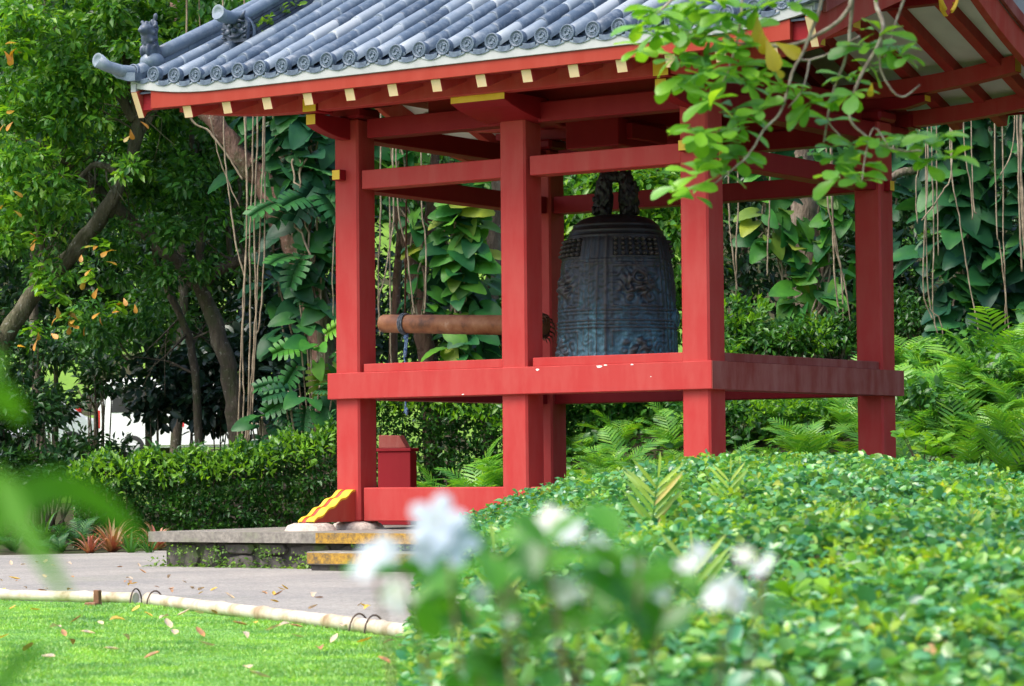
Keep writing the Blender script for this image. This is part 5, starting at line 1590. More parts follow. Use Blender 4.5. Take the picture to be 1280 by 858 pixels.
shrub('dark bluish large leaved shrub in front of the white van', [B(200, 495, 45.5, .80, .50, 620), B(270, 505, 45.2, .65, .5, 700), B(240, 450, 45.8, 1.0, .30, 560)], L_BLU, .19, .30, 14, T_OVAL, stems=4)
shrub('dark shrub under the hanging roots', [B(330, 470, 44.5, .65, .7, 520), B(345, 400, 45, .7, .6, 420), B(300, 440, 45.6, .5, .5, 260)], L_BLU, .24, .30, 14, T_OVAL, stems=4)
shrub('dark shrub under the gnarled tree at left', [B(20, 520, 41.6, .75, .6, 1400), B(45, 440, 43, .6, .45, 420), B(-40, 430, 42, .7, .7, 900), B(70, 590, 41.0, .55, .35, 800), B(5, 600, 41, .6, .4, 900), B(120, 470, 46, .5, .4, 120)], L_DRK, .15, .28, 22)
shrub('twiggy dark shrub in front of the white car', [B(100, 560, 44, .35, .25, 240), B(150, 570, 44, .35, .2, 240), B(70, 505, 44.4, .35, .4, 330), B(125, 470, 44.6, .4, .35, 300)], L_DRK, .14, .25, 18)

shrub('dark shrub on the slope behind the rear right post', [B(1060, 330, 43.8, .7, .8, 900), B(1120, 350, 43.6, .7, .7, 900), B(1100, 250, 44.2, .8, .8, 800), B(1170, 400, 43.2, .6, .4, 500)], L_DRK, .15, .28, 20)
shrub('dark shrub on the slope between the vine towers at right', [B(1260, 380, 42.6, .6, .5, 500), B(1260, 290, 43, .5, .9, 600)], L_DRK, .15, .28, 20)
shrub('dark shrub at the foot of the vine clad trunks left of the corner post', [B(395, 470, 42.8, .5, .6, 500), B(360, 500, 43, .4, .5, 400), B(440, 440, 43, .5, .8, 500)], L_BLU, .20, .28, 16, T_OVAL)

def hedge_like(label, pxs_, d, thick, n, size, mat, tipmat, ntip, name='hedge', tipsize=.10):
    """A clipped band of foliage following (px, top py, bottom py) stations."""
    P, O, T = [], [], []
    px = np.array([q[0] for q in pxs_], float); ty = np.array([q[1] for q in pxs_], float)
    x = RNG.uniform(px[0], px[-1], n); top = np.interp(x, px, ty)
    dd = d + RNG.uniform(-thick / 2, thick / 2, n)
    vv = RNG.random(n)
    gz = np.array([gpoint(a, b)[2] for a, b in zip(x, dd)])
    tz = np.array([at(a, b, d)[2] for a, b in zip(x, top)])
    tz = tz + .09 * np.sin(x * .11) + .08 * np.sin(x * .23 + 1) + .05 * np.sin(x * .61) + RNG.normal(size=n) * .06
    # leaves sit mostly near the surface of the band
    s = RNG.random(n)
    front = s < .62
    dd = np.where(front, d - thick / 2 + np.abs(RNG.normal(size=n)) * .10, dd)
    vv = np.where(s > .82, 1 - np.abs(RNG.normal(size=n)) * .06, vv)
    P = np.array([at(a, 580, b) for a, b in zip(x, dd)]); P[:, 2] = gz + .05 + (tz - gz - .05) * vv
    lump = .13 * np.sin(P[:, 0] * 6 + 2 * np.sin(P[:, 2] * 7)) * np.sin(P[:, 2] * 9 + P[:, 0] * 3)
    P = P - np.outer(lump, CD)
    O = RNG.normal(size=(n, 3)) * .7 - CD * .6; O[:, 2] += .25
    N = RNG.normal(size=(n, 3)) * .55 - CD * .25; N[:, 2] += .85
    mid = (pxs_[0][0] + pxs_[-1][0]) / 2
    e = empty(name, gpoint(mid, d), label, name, None)
    leafcloud('foliage', P, O, N, size * RNG.uniform(.6, 1.3, n), T_SMALL, mat, e)
    if ntip:
        m = ntip; x = RNG.uniform(px[0], px[-1], m)
        sprig = np.round(x / 5.5) * 5.5 + RNG.normal(size=m) * 1.2
        dd = d + RNG.uniform(-thick / 2, thick * .3, m)
        tz = np.array([at(a, b, d)[2] for a, b in zip(x, np.interp(x, px, ty))])
        hh = RNG.random(m) * .16 * (.4 + .6 * np.abs(np.sin(sprig * 1.7)))
        P = np.array([at(a, 580, b) for a, b in zip(sprig, dd)]); P[:, 2] = tz - .07 + hh + .06 * np.sin(x * .11)
        lo = RNG.random(m) < .35
        P[lo, 2] -= RNG.random(int(lo.sum())) * .30; P[lo] -= CD * thick * .45
        O = RNG.normal(size=(m, 3)) * .6; O[:, 2] += .6
        N = RNG.normal(size=(m, 3)) * .6; N[:, 2] += .7
        leafcloud('fresh_tips', P, O, N, tipsize * RNG.uniform(.6, 1.3, m), T_SMALL, tipmat, e)
    mb = MB()
    for k in range(int((pxs_[-1][0] - pxs_[0][0]) / 12)):
        xx = pxs_[0][0] + 12 * k + rnd.uniform(-4, 4); b0 = gpoint(xx, d - thick * .3)
        tzz = at(xx, np.interp(xx, px, ty), d)[2] - .12
        mb.tube([b0 + np.array([0, 0, -.04]), b0 + np.array([rnd.gauss(0, .06), rnd.gauss(0, .06), (tzz - b0[2]) * .5]), b0 + np.array([rnd.gauss(0, .12), rnd.gauss(0, .08), tzz - b0[2]])], [.016, .012, .006], 5)
    mb.build('stems', BARK_R, e)
    return e
hedge_like('clipped green hedge with yellow green fresh top left of the bell house', [(92, 582), (140, 578), (200, 574), (260, 572), (310, 567), (350, 556), (385, 548), (425, 540)], 38.6, 1.0, 15000, .085, L_HDG, L_TIP, 2600)
hedge_like('small leaved shrub bank seen under the waist beam between the left posts', [(455, 492), (500, 490), (540, 492), (580, 500), (640, 510), (700, 500)], 40.2, 1.0, 11000, .09, L_HDG, L_TIP, 1900, 'shrub', .10)
hedge_like('leafy shrub bank under the bell between the middle posts', [(690, 455), (740, 465), (800, 470), (860, 462), (920, 440)], 41.2, 1.2, 9000, .12, L_MID, L_TIP, 1500, 'shrub', .11)
shrub('loose leafy shrub left of the pale trunk behind the right side beam', [B(925, 405, 41.8, .45, .35, 900), B(960, 430, 41.4, .4, .3, 700), B(905, 440, 41.4, .35, .35, 600)], L_MID, .12, .16, 18, tips=([B(930, 400, 41.4, .5, .35, 240)], L_TIP, .10))
shrub('loose leafy shrub in front of the pale trunk behind the right side beam', [B(1000, 425, 41.2, .45, .3, 800), B(1045, 415, 41.4, .4, .3, 800)], L_HDG, .11, .16, 18, tips=([B(1020, 420, 41, .5, .3, 200)], L_TIP, .09))
shrub('low leafy shrub right of the rear right post above the ferns', [B(1140, 400, 41.6, .45, .35, 900), B(1110, 380, 42, .4, .4, 700)], L_HDG, .11, .16, 18)
shrub('broad mid green shrub under the right side beam', [B(930, 520, 38.8, .6, .4, 1300), B(1010, 530, 38.6, .6, .4, 1300), B(880, 510, 39, .4, .4, 800)], L_MID, .12, .16, 18, tips=([B(960, 510, 38.4, .9, .35, 420)], L_TIP, .09))

# ------------------------------------------------------------------ ferns
def fern_mesh(nf, L, mat, name='fern', lift_=.9, pinn=15, wide=.175, seed=0):
    rr = random.Random(seed)
    VV, FF, o = [], [], 0
    for f in range(nf):
        az = 2 * math.pi * f / nf + rr.uniform(-.3, .3); ln = L * rr.uniform(.7, 1.15); el = rr.uniform(.85, 1.5)
        h = np.array([math.cos(az), math.sin(az), 0]); s = np.array([-math.sin(az), math.cos(az), 0])
        pts = []
        for i in range(pinn + 1):
            t = i / pinn
            a = el - 1.15 * t * t
            if not pts: pts.append(np.zeros(3))
            else: pts.append(pts[-1] + (h * math.cos(a) + np.array([0, 0, math.sin(a)])) * ln / pinn)
        # rachis
        for i in range(pinn):
            p, q = pts[i], pts[i + 1]; w = .004
            VV += [p - s * w, p + s * w, q + s * w, q - s * w]; FF.append((o, o + 1, o + 2, o + 3)); o += 4
            if i < 2: continue
            t = i / pinn
            pl = ln * wide * 1.6 * math.sin(math.pi * (.12 + .86 * t)) ** .75
            d_ = (q - p) / np.linalg.norm(q - p)
            for sg in (-1, 1):
                dirv = s * sg * .80 + d_ * .66 + np.array([0, 0, -.04 - .14 * rr.random()])
                wv = d_ * ln / pinn * .36
                c = p + (q - p) * (.25 if sg > 0 else .6)
                e1 = c + dirv * pl * .5; e2 = c + dirv * pl + np.array([0, 0, -.03 * pl])
                VV += [c - wv * .7, c + wv * .7, e1 + wv, e1 - wv * .9, e2 + wv * .15, e2 - wv * .15]
                FF += [(o, o + 1, o + 2, o + 3), (o + 3, o + 2, o + 4, o + 5)]; o += 6
    return np.array(VV), np.array(FF)
fprot = []
for k in range(5):
    V, F = fern_mesh([8, 9, 7, 10, 7][k], [.85, .75, 1.0, .62, .8][k], FERN, seed=k)
    fprot.append((V, F, FERN if k != 3 else FERN_D))
fcache = {}
def fern(px, d, k, sc, label, group, dz=-.03, rot=None):
    P = gpoint(px, d, dz)
    if k not in fcache:
        o = mesh_np('fern', fprot[k][0], fprot[k][1], fprot[k][2], None, False); fcache[k] = o
    else: o = fcache[k].copy(); COL.objects.link(o)
    o.location = tuple(P); o.scale = (sc,) * 3; o.rotation_euler = (rnd.uniform(.0, .35), rnd.uniform(-.2, .2), rnd.uniform(-.9, .9) + (0 if rnd.random() < .7 else rnd.uniform(0, 6.28)))
    tag(o, label, 'fern', group)
    return o
for i in range(64):
    px = rnd.uniform(1095, 1345); d = rnd.uniform(34.4, 41.2)
    if 1195 < px < 1275 and 34.6 < d < 36.2: continue
    fern(px, d, rnd.choice((0, 1, 2, 4, 3, 2)), rnd.uniform(.85, 1.3), 'bright green fern on the slope right of the bell house', 'ferns on the slope right of the bell house')
for i in range(26):
    fern(rnd.uniform(905, 1090), rnd.uniform(36.5, 40.2), rnd.choice((0, 1, 2, 4)), rnd.uniform(.7, 1.1), 'green fern seen between the two right posts', 'ferns between the right posts')
for i in range(20):
    fern(rnd.uniform(700, 870), rnd.uniform(37.0, 40.4), rnd.choice((0, 1, 2, 4)), rnd.uniform(.7, 1.0), 'green fern seen under the beam below the bell', 'ferns below the bell')
for px, d, k in ((735, 36.6, 0), (758, 36.9, 2), (778, 36.5, 4), (800, 36.8, 1), (820, 36.5, 0), (842, 36.9, 2), (715, 37.0, 4), (768, 37.4, 1), (806, 37.5, 0)):
    fern(px, d, k, .75, 'green fern seen under the beam below the bell', 'ferns below the bell')
for px, d, k, sc in ((545, 38.2, 2, 1.0), (598, 38.4, 0, 1.1), (575, 38.6, 4, .9), (618, 38.0, 1, .8), (520, 38.4, 4, .8), (606, 39.2, 2, 1.0), (560, 37.8, 1, .7), (640, 38.6, 0, 1.0), (590, 37.9, 3, .6), (530, 37.8, 3, .6)):
    fern(px, d, k, sc, 'green fern seen through the opening between the left posts', 'ferns between the left posts', 0.02)
for px, d, sc in ((70, 37.0, .75), (100, 37.4, .9), (40, 37.6, .8), (20, 36.6, .6), (78, 36.2, .5), (-10, 37, .8), (60, 36.5, .5)):
    fern(px, d, 3, sc, 'dark green fern by the path left of the bromeliads', 'ferns by the path')

for (px, py, d, rx, rz, n, lab) in ((1165, 500, 37.0, .45, .35, 420, 'leafy weeds among the ferns right of the rear right post'), (1245, 470, 38.0, .5, .35, 420, 'leafy weeds among the ferns at the right edge'), (1190, 440, 39.2, .6, .3, 420, 'leafy weeds at the top of the fern slope'),
      (1225, 590, 35.2, .4, .22, 260, 'low leafy weeds at the foot of the fern slope')):
    shrub(lab, [B(px, py, d, rx, rz, n)], L_MID, .13, .18, 16, T_OVAL, 'weed_patch', 3)

# low undergrowth covering the slope between and behind the ferns
n = 62000
x = RNG.uniform(-9, 24, n); y = 5.9 + 22 * RNG.random(n) ** 1.5
k = ~((x < -6.2) & (y < 9)); x, y = x[k], y[k]; n = len(x)
P = np.stack([x, y, ground_z(x, y) + RNG.random(n) ** 1.4 * .30], -1)
Dv = RNG.normal(size=(n, 3)); Dv[:, 2] = np.abs(Dv[:, 2]) * .5
Nv = RNG.normal(size=(n, 3)) * .6; Nv[:, 2] += 1; Nv[:, 1] -= .3
leafcloud('undergrowth', P, Dv, Nv, RNG.uniform(.07, .16, n), T_OVAL, L_MID)['kind'] = 'stuff'
for i in range(22):
    fern(rnd.uniform(1110, 1300), rnd.uniform(35.2, 39.6), rnd.choice((0, 1, 2, 4)), rnd.uniform(.7, 1.1), 'bright green fern on the slope right of the bell house', 'ferns on the slope right of the bell house')
for i in range(34):
    fern(rnd.uniform(1350, 1720), rnd.uniform(33.5, 41), rnd.choice((0, 1, 2, 4)), rnd.uniform(.85, 1.3), 'bright green fern on the slope right of the bell house', 'ferns on the slope right of the bell house')
for px, d, lab in ((1480, 45, 'leafy tree on the slope beyond the right edge'), (1640, 48, 'second leafy tree further up the slope beyond the right edge')):
    b = gpoint(px, d); t_ = b + np.array([.2, .1, 3.6])
    tree('slope_tree', lab, 'tree', BARK, [([b, (b + t_) / 2 + np.array([.15, 0, 0]), t_], .14, .06)], [(t_ + np.array([0, 0, .6]), (2.2, 1.6, 1.8), 3800)], L_MID, .18, .34, 24)

# ------------------------------------------------------------------ bromeliads and strappy plants by the path
BROM = leaf_mat('red_bromeliad_leaf', [(.36, .12, .08), (.46, .20, .13), (.52, .30, .20), (.34, .22, .10), (.24, .20, .08)], .4, .2, (1.2, .8, .5))
SPIKE = leaf_mat('strappy_leaf', [(.03, .11, .02), (.05, .16, .02), (.08, .2, .03)], .38, .3)
def rosette(name, label, px, d, n, L, w, mat, cat='plant', group=None, el=(.2, 1.2)):
    e = gpoint(px, d)
    VV, FF, o = [], [], 0
    for k in range(n):
        az = 2.4 * k + rnd.uniform(-.2, .2); a0 = el[0] + (el[1] - el[0]) * (k / n); ln = L * rnd.uniform(.75, 1.15)
        h = np.array([math.cos(az), math.sin(az), 0]); s = np.array([-math.sin(az), math.cos(az), 0]); p = h * .03
        for i in range(6):
            t = i / 5; ww = w * (1 - t) ** .6 * (1 if i < 5 else .05)
            VV += [p - s * ww, p + np.array([0, 0, -.25 * ww]), p + s * ww]
            a = a0 + .25 - 1.3 * t * t
            p = p + (h * math.cos(a) + np.array([0, 0, math.sin(a)])) * ln / 5
            if i < 5:
                FF += [(o, o + 1, o + 4, o + 3), (o + 1, o + 2, o + 5, o + 4)]
            o += 3
    ob = mesh_np(name, np.array(VV), np.array(FF), mat, None, True)
    ob.location = tuple(e + np.array([0, 0, .0]))
    return tag(ob, label, cat, group)
rosette('bromeliad', 'large red bromeliad at the end of the hedge by the path', 140, 36.3, 52, .52, .026, BROM)
rosette('bromeliad', 'small reddish bromeliad left of the large one by the path', 112, 36.0, 30, .36, .022, BROM)
rosette('bromeliad', 'red bromeliad peeking over the left end of the platform', 196, 37.2, 26, .46, .032, BROM)
rosette('bromeliad', 'olive bromeliad at the foot of the large red one', 163, 35.9, 16, .36, .02, SPIKE)
rosette('strappy_plant', 'green strappy plant at the left under the dark shrub', 52, 37.4, 22, .70, .028, SPIKE)
rosette('strappy_plant', 'thin leaved plant at the left end of the platform slab', 186, 35.8, 14, .42, .012, SPIKE)

# weeds on the descending roof ridge
for i, (y, sc) in enumerate(((-.02, 1.0), (.28, .8), (.52, .6), (-.18, .4))):
    z = tile_axis(y + 1.33) + .045 + .10
    n = int(16 * sc); P = np.tile((-3.60 + .13, y, z), (n, 1)) + RNG.normal(size=(n, 3)) * (.02, .05 * sc, .03)
    o = leafcloud('roof_weed', P, np.c_[np.abs(RNG.normal(size=n)) * .6, RNG.normal(size=n), RNG.uniform(.2, 1, n)], rand_dir(n) + (0, 0, .5), RNG.uniform(.05, .10, n), T_OVAL, WEED)
    tag(o, ['largest bright weed tuft growing on the left descending roof ridge', 'second bright weed tuft higher on the left descending roof ridge', 'small weed tuft nearest the top of the left descending roof ridge', 'tiny weed sprig low on the left descending roof ridge'][i], 'weed')
# ================================================================== parked vehicles far behind the shrubs
WPAINT = noisy('white_car_paint', [(.4, (.78, .79, .80)), (.6, (.82, .82, .83))], 2, .25, 0)
SILV = noisy('pale_grey_car_paint', [(.4, (.55, .57, .60)), (.6, (.62, .64, .66))], 2, .25, 0)
GLASS = noisy('dark_car_glass', [(.4, (.02, .025, .03)), (.6, (.03, .035, .04))], 2, .08, 0)
TYRE = noisy('black_tyre', [(.4, (.015, .015, .016)), (.6, (.03, .03, .03))], 20, .85, .2)
RIM = noisy('wheel_rim', [(.4, (.35, .36, .37)), (.6, (.45, .45, .46))], 8, .35, 0)
TAIL = noisy('red_lamp', [(.4, (.45, .02, .015)), (.6, (.55, .03, .02))], 8, .2, 0)
HEADL = noisy('clear_lamp', [(.4, (.70, .72, .74)), (.6, (.8, .8, .8))], 8, .12, 0)
MARK = noisy('red_marking', [(.4, (.55, .03, .04)), (.6, (.62, .04, .05))], 8, .35, 0)
def vehicle(name, label, cat, loc, rot, prof, glass, wheels, L, W, paint, marks=None):
    """prof: side outline (x,z), nose at +x; glass: list of side window outlines."""
    e = empty(name, (0, 0, 0), label, cat)
    b = MB().prism(prof, 'y', -W / 2, W / 2).build('body', paint, None, bevel=.06, seg=2); b.parent = e
    for sgn in (-1, 1):
        for g in glass:
            o = MB().prism(g, 'y', *sorted((sgn * (W / 2 - .01), sgn * (W / 2 + .012)))).build('side_window', GLASS, None, bevel=.004); o.parent = e
        for wx in wheels:
            w = MB().lathe([(.20, -.09), (.29, -.10), (.325, -.07), (.325, .07), (.29, .10), (.20, .09), (.20, -.09)], 24, (wx, sgn * (W / 2 - .08), .325), 'y').build('wheel', TYRE, None); w.parent = e
            r = MB()
            r.lathe([(.205, -.05), (.205, .06), (.17, .085), (.05, .07), (.0, .08)], 20, (wx, 0, .325), 'y')
            if sgn > 0: pass
            rv = [(x, sgn * (W / 2 - .08) + sgn * y, z) for x, y, z in r.v]; r.v = rv
            r.build('rim', RIM, w)
        hl = MB().box(L / 2 - .10, L / 2 + .005, *sorted((sgn * (W / 2 - .42), sgn * (W / 2 - .06))), .66, .84).build('headlight', HEADL, None, bevel=.02); hl.parent = e
        tl = MB().box(-L / 2 - .012, -L / 2 + .12, *sorted((sgn * (W / 2 - .16), sgn * (W / 2 + .008))), .80, 1.25).build('tail_light', TAIL, None, bevel=.02); tl.parent = e
        mi = MB().box(prof[4][0] - .0, prof[4][0] + .16, *sorted((sgn * (W / 2 + .01), sgn * (W / 2 + .20))), 1.05, 1.22).build('mirror', paint, None, bevel=.03); mi.parent = e
    rw = MB().prism([(-W / 2 + .22, 1.15), (W / 2 - .22, 1.15), (W / 2 - .30, 1.15 + .45), (-W / 2 + .30, 1.15 + .45)], 'x', -L / 2 - .012, -L / 2 + .03).build('rear_window', GLASS, None); rw.parent = e
    bp = MB().box(-L / 2 - .10, -L / 2 + .05, -W / 2 + .05, W / 2 - .05, .32, .52).build('rear_bumper', SILV, None, bevel=.04); bp.parent = e
    if marks:
        m = MB()
        for (x0, x1, z0, z1) in marks:
            for sgn in (-1, 1): m.box(x0, x1, *sorted((sgn * (W / 2 + .002), sgn * (W / 2 + .006))), z0, z1)
        mk = m.build('red_marks', MARK, None); mk.parent = e
    e.location = tuple(loc); e.rotation_euler = (0, 0, rot)
    return e
vanp = [(-2.5, .34), (2.45, .34), (2.5, .75), (2.30, 1.02), (1.55, 1.18), (1.0, 1.86), (.6, 1.98), (-2.2, 2.0), (-2.46, 1.8), (-2.52, 1.0)]
vang = [[(-2.1, 1.18), (-1.15, 1.18), (-1.15, 1.72), (-2.05, 1.72)], [(-1.0, 1.18), (.1, 1.18), (.1, 1.72), (-1.0, 1.72)], [(.25, 1.18), (1.3, 1.18), (.92, 1.70), (.25, 1.72)]]
# heading so that the tail is at the left of the picture and the flank faces the camera
ang_r = math.atan2(CR[1], CR[0])
def vloc(px, d): P = gpoint(px, d); return P
# round emblem and lettering-like red bars on the flank, as far as the leaves let them show
mk = [(-.95, -.20, 1.00, 1.05), (.05, .12, .80, 1.10), (-.06, .23, .92, .98)]
for k in range(5): mk.append((-.9 + k * .15, -.83 + k * .15, .82, .95))
vehicle('van', 'white van with red markings parked behind the dark shrub', 'van', vloc(262, 66.0), ang_r - .30, vanp, vang, (-1.55, 1.55), 5.0, 1.9, WPAINT, mk)
carp = [(-2.1, .32), (2.1, .32), (2.15, .62), (1.95, .80), (1.05, .92), (.35, 1.38), (-.2, 1.45), (-1.0, 1.42), (-1.7, .98), (-2.12, .92)]
carg = [[(-1.45, .97), (-.55, .97), (-.55, 1.34), (-.95, 1.34)], [(-.48, .97), (.75, .97), (.25, 1.33), (-.48, 1.35)]]
vehicle('car', 'small white car with red tail lamp left of the van', 'car', vloc(12, 68.0), ang_r + math.pi + .5, carp, carg, (-1.3, 1.35), 4.2, 1.7, WPAINT)
vehicle('car', 'pale grey car at the left edge of the picture', 'car', vloc(-70, 58.0), ang_r + 2.5, carp, carg, (-1.3, 1.35), 4.2, 1.7, SILV)

# ================================================================== small plants standing in the ground cover
TIPF = leaf_mat('pale_fern_frond', [(.24, .40, .06), (.32, .44, .10), (.18, .36, .05)], .45, .4)
TAN = leaf_mat('tan_fern_tip', [(.55, .42, .16), (.50, .46, .15)], .5, .4, (1.1, .95, .6))
def mound_pt(px, d, dz=0):
    u = (px - 640) / FPX * d; x, y = world_ud(u, d)
    return np.array([float(x), float(y), float(mound_z(u, d)) + dz])
def frond_plant(label, px, d, H, nl, mat, lean=.0, w=.022, two=None):
    """Upright frond: a stalk with long pinnae."""
    b = mound_pt(px, d); e = empty('young_fern', b, label, 'fern', 'young ferns in the ground cover')
    st = [b + CR * (lean * t * t * H) + np.array([0, 0, H * t]) for t in np.linspace(0, 1, 8)]
    MB().tube(st, [.006, .006, .005, .005, .004, .003, .003, .002], 5).build('stalk', SPIKE, e)
    P, Dv, Nv, S = [], [], [], []
    for i in range(nl):
        t = .30 + .66 * i / nl
        p = st[0] + (st[-1] - st[0]) * t + CR * (lean * (t * t - t) * H)
        for sg in (-1, 1):
            P.append(p); Dv.append(CR * sg * .8 - CD * rnd.uniform(-.4, .4) + np.array([0, 0, rnd.uniform(.75, 1.15)])); Nv.append(-CD + np.array([0, 0, .6])); S.append(H * .62 * math.sin(math.pi * (.25 + .6 * (1 - t))) * rnd.uniform(.85, 1.1))
    P.append(st[-1]); Dv.append(np.array([0, 0, 1.0]) + CR * lean); Nv.append(-CD); S.append(H * .35)
    tm = strip_leaf([(0, .025, 0), (.3, .055, 0), (.7, .05, 0), (1, .006, 0)], .14, .4)
    leafcloud('pinnae', np.array(P), np.array(Dv), np.array(Nv), np.array(S), tm, mat, e)
    if two: leafcloud('tan_pinnae', np.array(P[1::6]), np.array(Dv[1::6]) + np.array([.08, 0, .1]), np.array(Nv[1::6]), np.array(S[1::6]) * 1.05, tm, two, e)
frond_plant('tall pale fern frond with tan tips left in the ground cover', 812, 15.0, .40, 6, TIPF, .10, two=TAN)
frond_plant('small pale fern right of the tall tan tipped one', 908, 16.5, .30, 5, TIPF, .05)
frond_plant('upright yellow green fern in the middle of the ground cover', 868, 10.6, .34, 5, TIPF, -.05)
frond_plant('green young fern at the left rim of the ground cover', 628, 11.5, .34, 5, TIPF, -.12)
frond_plant('small fern sprig near the right edge of the ground cover', 1205, 13.5, .2, 4, TIPF, .1)
def sapling(label, px, d, H, n, mat, size):
    b = mound_pt(px, d); e = empty('sapling', b, label, 'sapling')
    mb = MB(); P, Dv, Nv, S = [], [], [], []
    for k in range(n):
        a = rnd.uniform(0, 6.28); en = b + np.array([math.cos(a) * H * .35, math.sin(a) * H * .35, H * rnd.uniform(.65, 1.05)])
        mb.tube(spline([b, b + (en - b) * .5 + np.array([0, 0, .06]), en], 4), [.008, .007, .006, .005, .005, .004, .004, .003, .003], 5)
        for q in range(7):
            t = 2 * math.pi * q / 7
            P.append(en); Dv.append((math.cos(t), math.sin(t), rnd.uniform(.2, 1.1))); Nv.append((rnd.gauss(0, .4), rnd.gauss(0, .4) - .2, 1)); S.append(size * rnd.uniform(.7, 1.2))
    mb.build('twigs', BARK_R, e)
    leafcloud('leaves', np.array(P), np.array(Dv), np.array(Nv), np.array(S), T_OBOV, mat, e)
sapling('yellow green sapling behind the ground cover right of the rear right post', 1150, 22.8, .42, 8, L_TIP, .15)
sapling('small yellowish sprout in the ground cover near the lower right', 1010, 9.5, .20, 4, L_TIP, .09)

# ================================================================== foreground: white flowering shrub
PETAL = leaf_mat('white_petal', [(.60, .61, .67), (.66, .66, .71), (.62, .63, .69)], .5, .25, (1, 1, 1.05))
PISTIL = noisy('pale_yellow_flower_heart', [(.4, (.55, .48, .12)), (.6, (.62, .55, .18))], 30, .6, .1)
FLEAF = leaf_mat('shrub_leaf_near', [(.025, .12, .012), (.05, .20, .015), (.10, .29, .02), (.035, .15, .03)], .35, .35)
WOOD = noisy('thin_brown_stem', [(.4, (.12, .07, .05)), (.65, (.24, .15, .11))], 20, .8, .3)
T_PETAL = strip_leaf([(0, .07, 0), (.3, .26, 0), (.65, .36, 0), (.9, .24, 0), (1, .08, 0)], .2, -.3)
fd = 3.2
gb = gpoint(690, fd)
fs = empty('flowering_shrub', (gb[0], gb[1], -.47), 'blurred white flowering shrub close to the camera in front of the ground cover', 'shrub')
def flower(px, py, d, size, k):
    c = at(px, py, d); nrm = -CD * .9 + np.array([rnd.gauss(0, .28), rnd.gauss(0, .28), .5]); nrm /= np.linalg.norm(nrm)
    s = np.cross(nrm, (0, 0, 1)); s /= np.linalg.norm(s); t = np.cross(nrm, s)
    P, Dv, Nv = [], [], []
    for q in range(5):
        a = 2 * math.pi * q / 5 + k
        P.append(c); Dv.append(s * math.cos(a) + t * math.sin(a) + nrm * .25); Nv.append(nrm)
    f = leafcloud('flower', np.array(P), np.array(Dv), np.array(Nv), np.full(5, size), T_PETAL, PETAL, fs)
    MB().ball(c + nrm * .003, size * .10, 10, 6).build('flower_heart', PISTIL, f)
fls = [(600, 742, .013), (660, 708, .013), (778, 705, .013), (828, 742, .012), (640, 772, .011), (875, 690, .013), (482, 688, .016), (546, 652, .026), (566, 676, .024), (532, 690, .017), (690, 652, .022), (712, 662, .017), (462, 700, .022), (497, 745, .017), (706, 736, .022), (757, 726, .019), (742, 740, .012), (912, 742, .025), (893, 748, .016), (953, 708, .019), (930, 695, .012), (858, 708, .016), (745, 682, .014)]
for i, (px, py, s_) in enumerate(fls): flower(px, py, fd - (.30 if px in (546, 566, 532, 462) else rnd.uniform(-.1, .12)), s_ * (1.2 if px < 580 else 1.0), i)
mb = MB()
tops = [(500, 700), (560, 690), (620, 690), (680, 680), (740, 700), (800, 700), (850, 705), (920, 735), (470, 720), (640, 730), (590, 760), (700, 760), (955, 715)]
for i, (px, py) in enumerate(tops):
    b = np.array([gb[0] + rnd.uniform(-.08, .08), gb[1] + rnd.uniform(-.08, .08), -.48]); en = at(px, py, fd + rnd.uniform(-.1, .12))
    midp = (b * .45 + en * .55) + np.array([rnd.gauss(0, .03), rnd.gauss(0, .03), .05])
    mb.tube(spline([b, midp, en], 6), [.0055 - .0003 * k for k in range(13)], 6)
mb.build('stems', WOOD, fs)
P, Dv, Nv, S = [], [], [], []
def leafspot(px, py, n, sp, s0, s1, d=None):
    for _ in range(n):
        P.append(at(px + rnd.gauss(0, sp), py + rnd.gauss(0, sp * .55), (d or fd) + rnd.uniform(-.15, .18)))
        Dv.append(CR * rnd.gauss(0, 1) - CD * rnd.gauss(0, .5) + np.array([0, 0, rnd.gauss(0, .5)])); Nv.append(-CD * .5 + np.array([rnd.gauss(0, .4), rnd.gauss(0, .4), 1])); S.append(rnd.uniform(s0, s1))
for px, py, n, sp in ((490, 712, 10, 18), (520, 730, 8, 18), (620, 690, 12, 22), (680, 690, 13, 24), (740, 700, 14, 24), (790, 690, 12, 22), (650, 720, 9, 24), (720, 735, 10, 26), (850, 720, 8, 24), (800, 735, 8, 26), (600, 745, 6, 24), (900, 760, 4, 20), (560, 740, 5, 18)):
    leafspot(px, py, max(2, int(n * .62)), sp * 1.1, .040, .078)
for px, py, n in ((620, 800, 5), (700, 800, 6), (560, 810, 5), (770, 790, 5), (660, 850, 5), (600, 880, 6), (740, 880, 6)):
    leafspot(px, py, n, 26, .04, .065)
leafcloud('leaves', np.array(P), np.array(Dv), np.array(Nv), np.array(S), T_OVAL, FLEAF, fs)

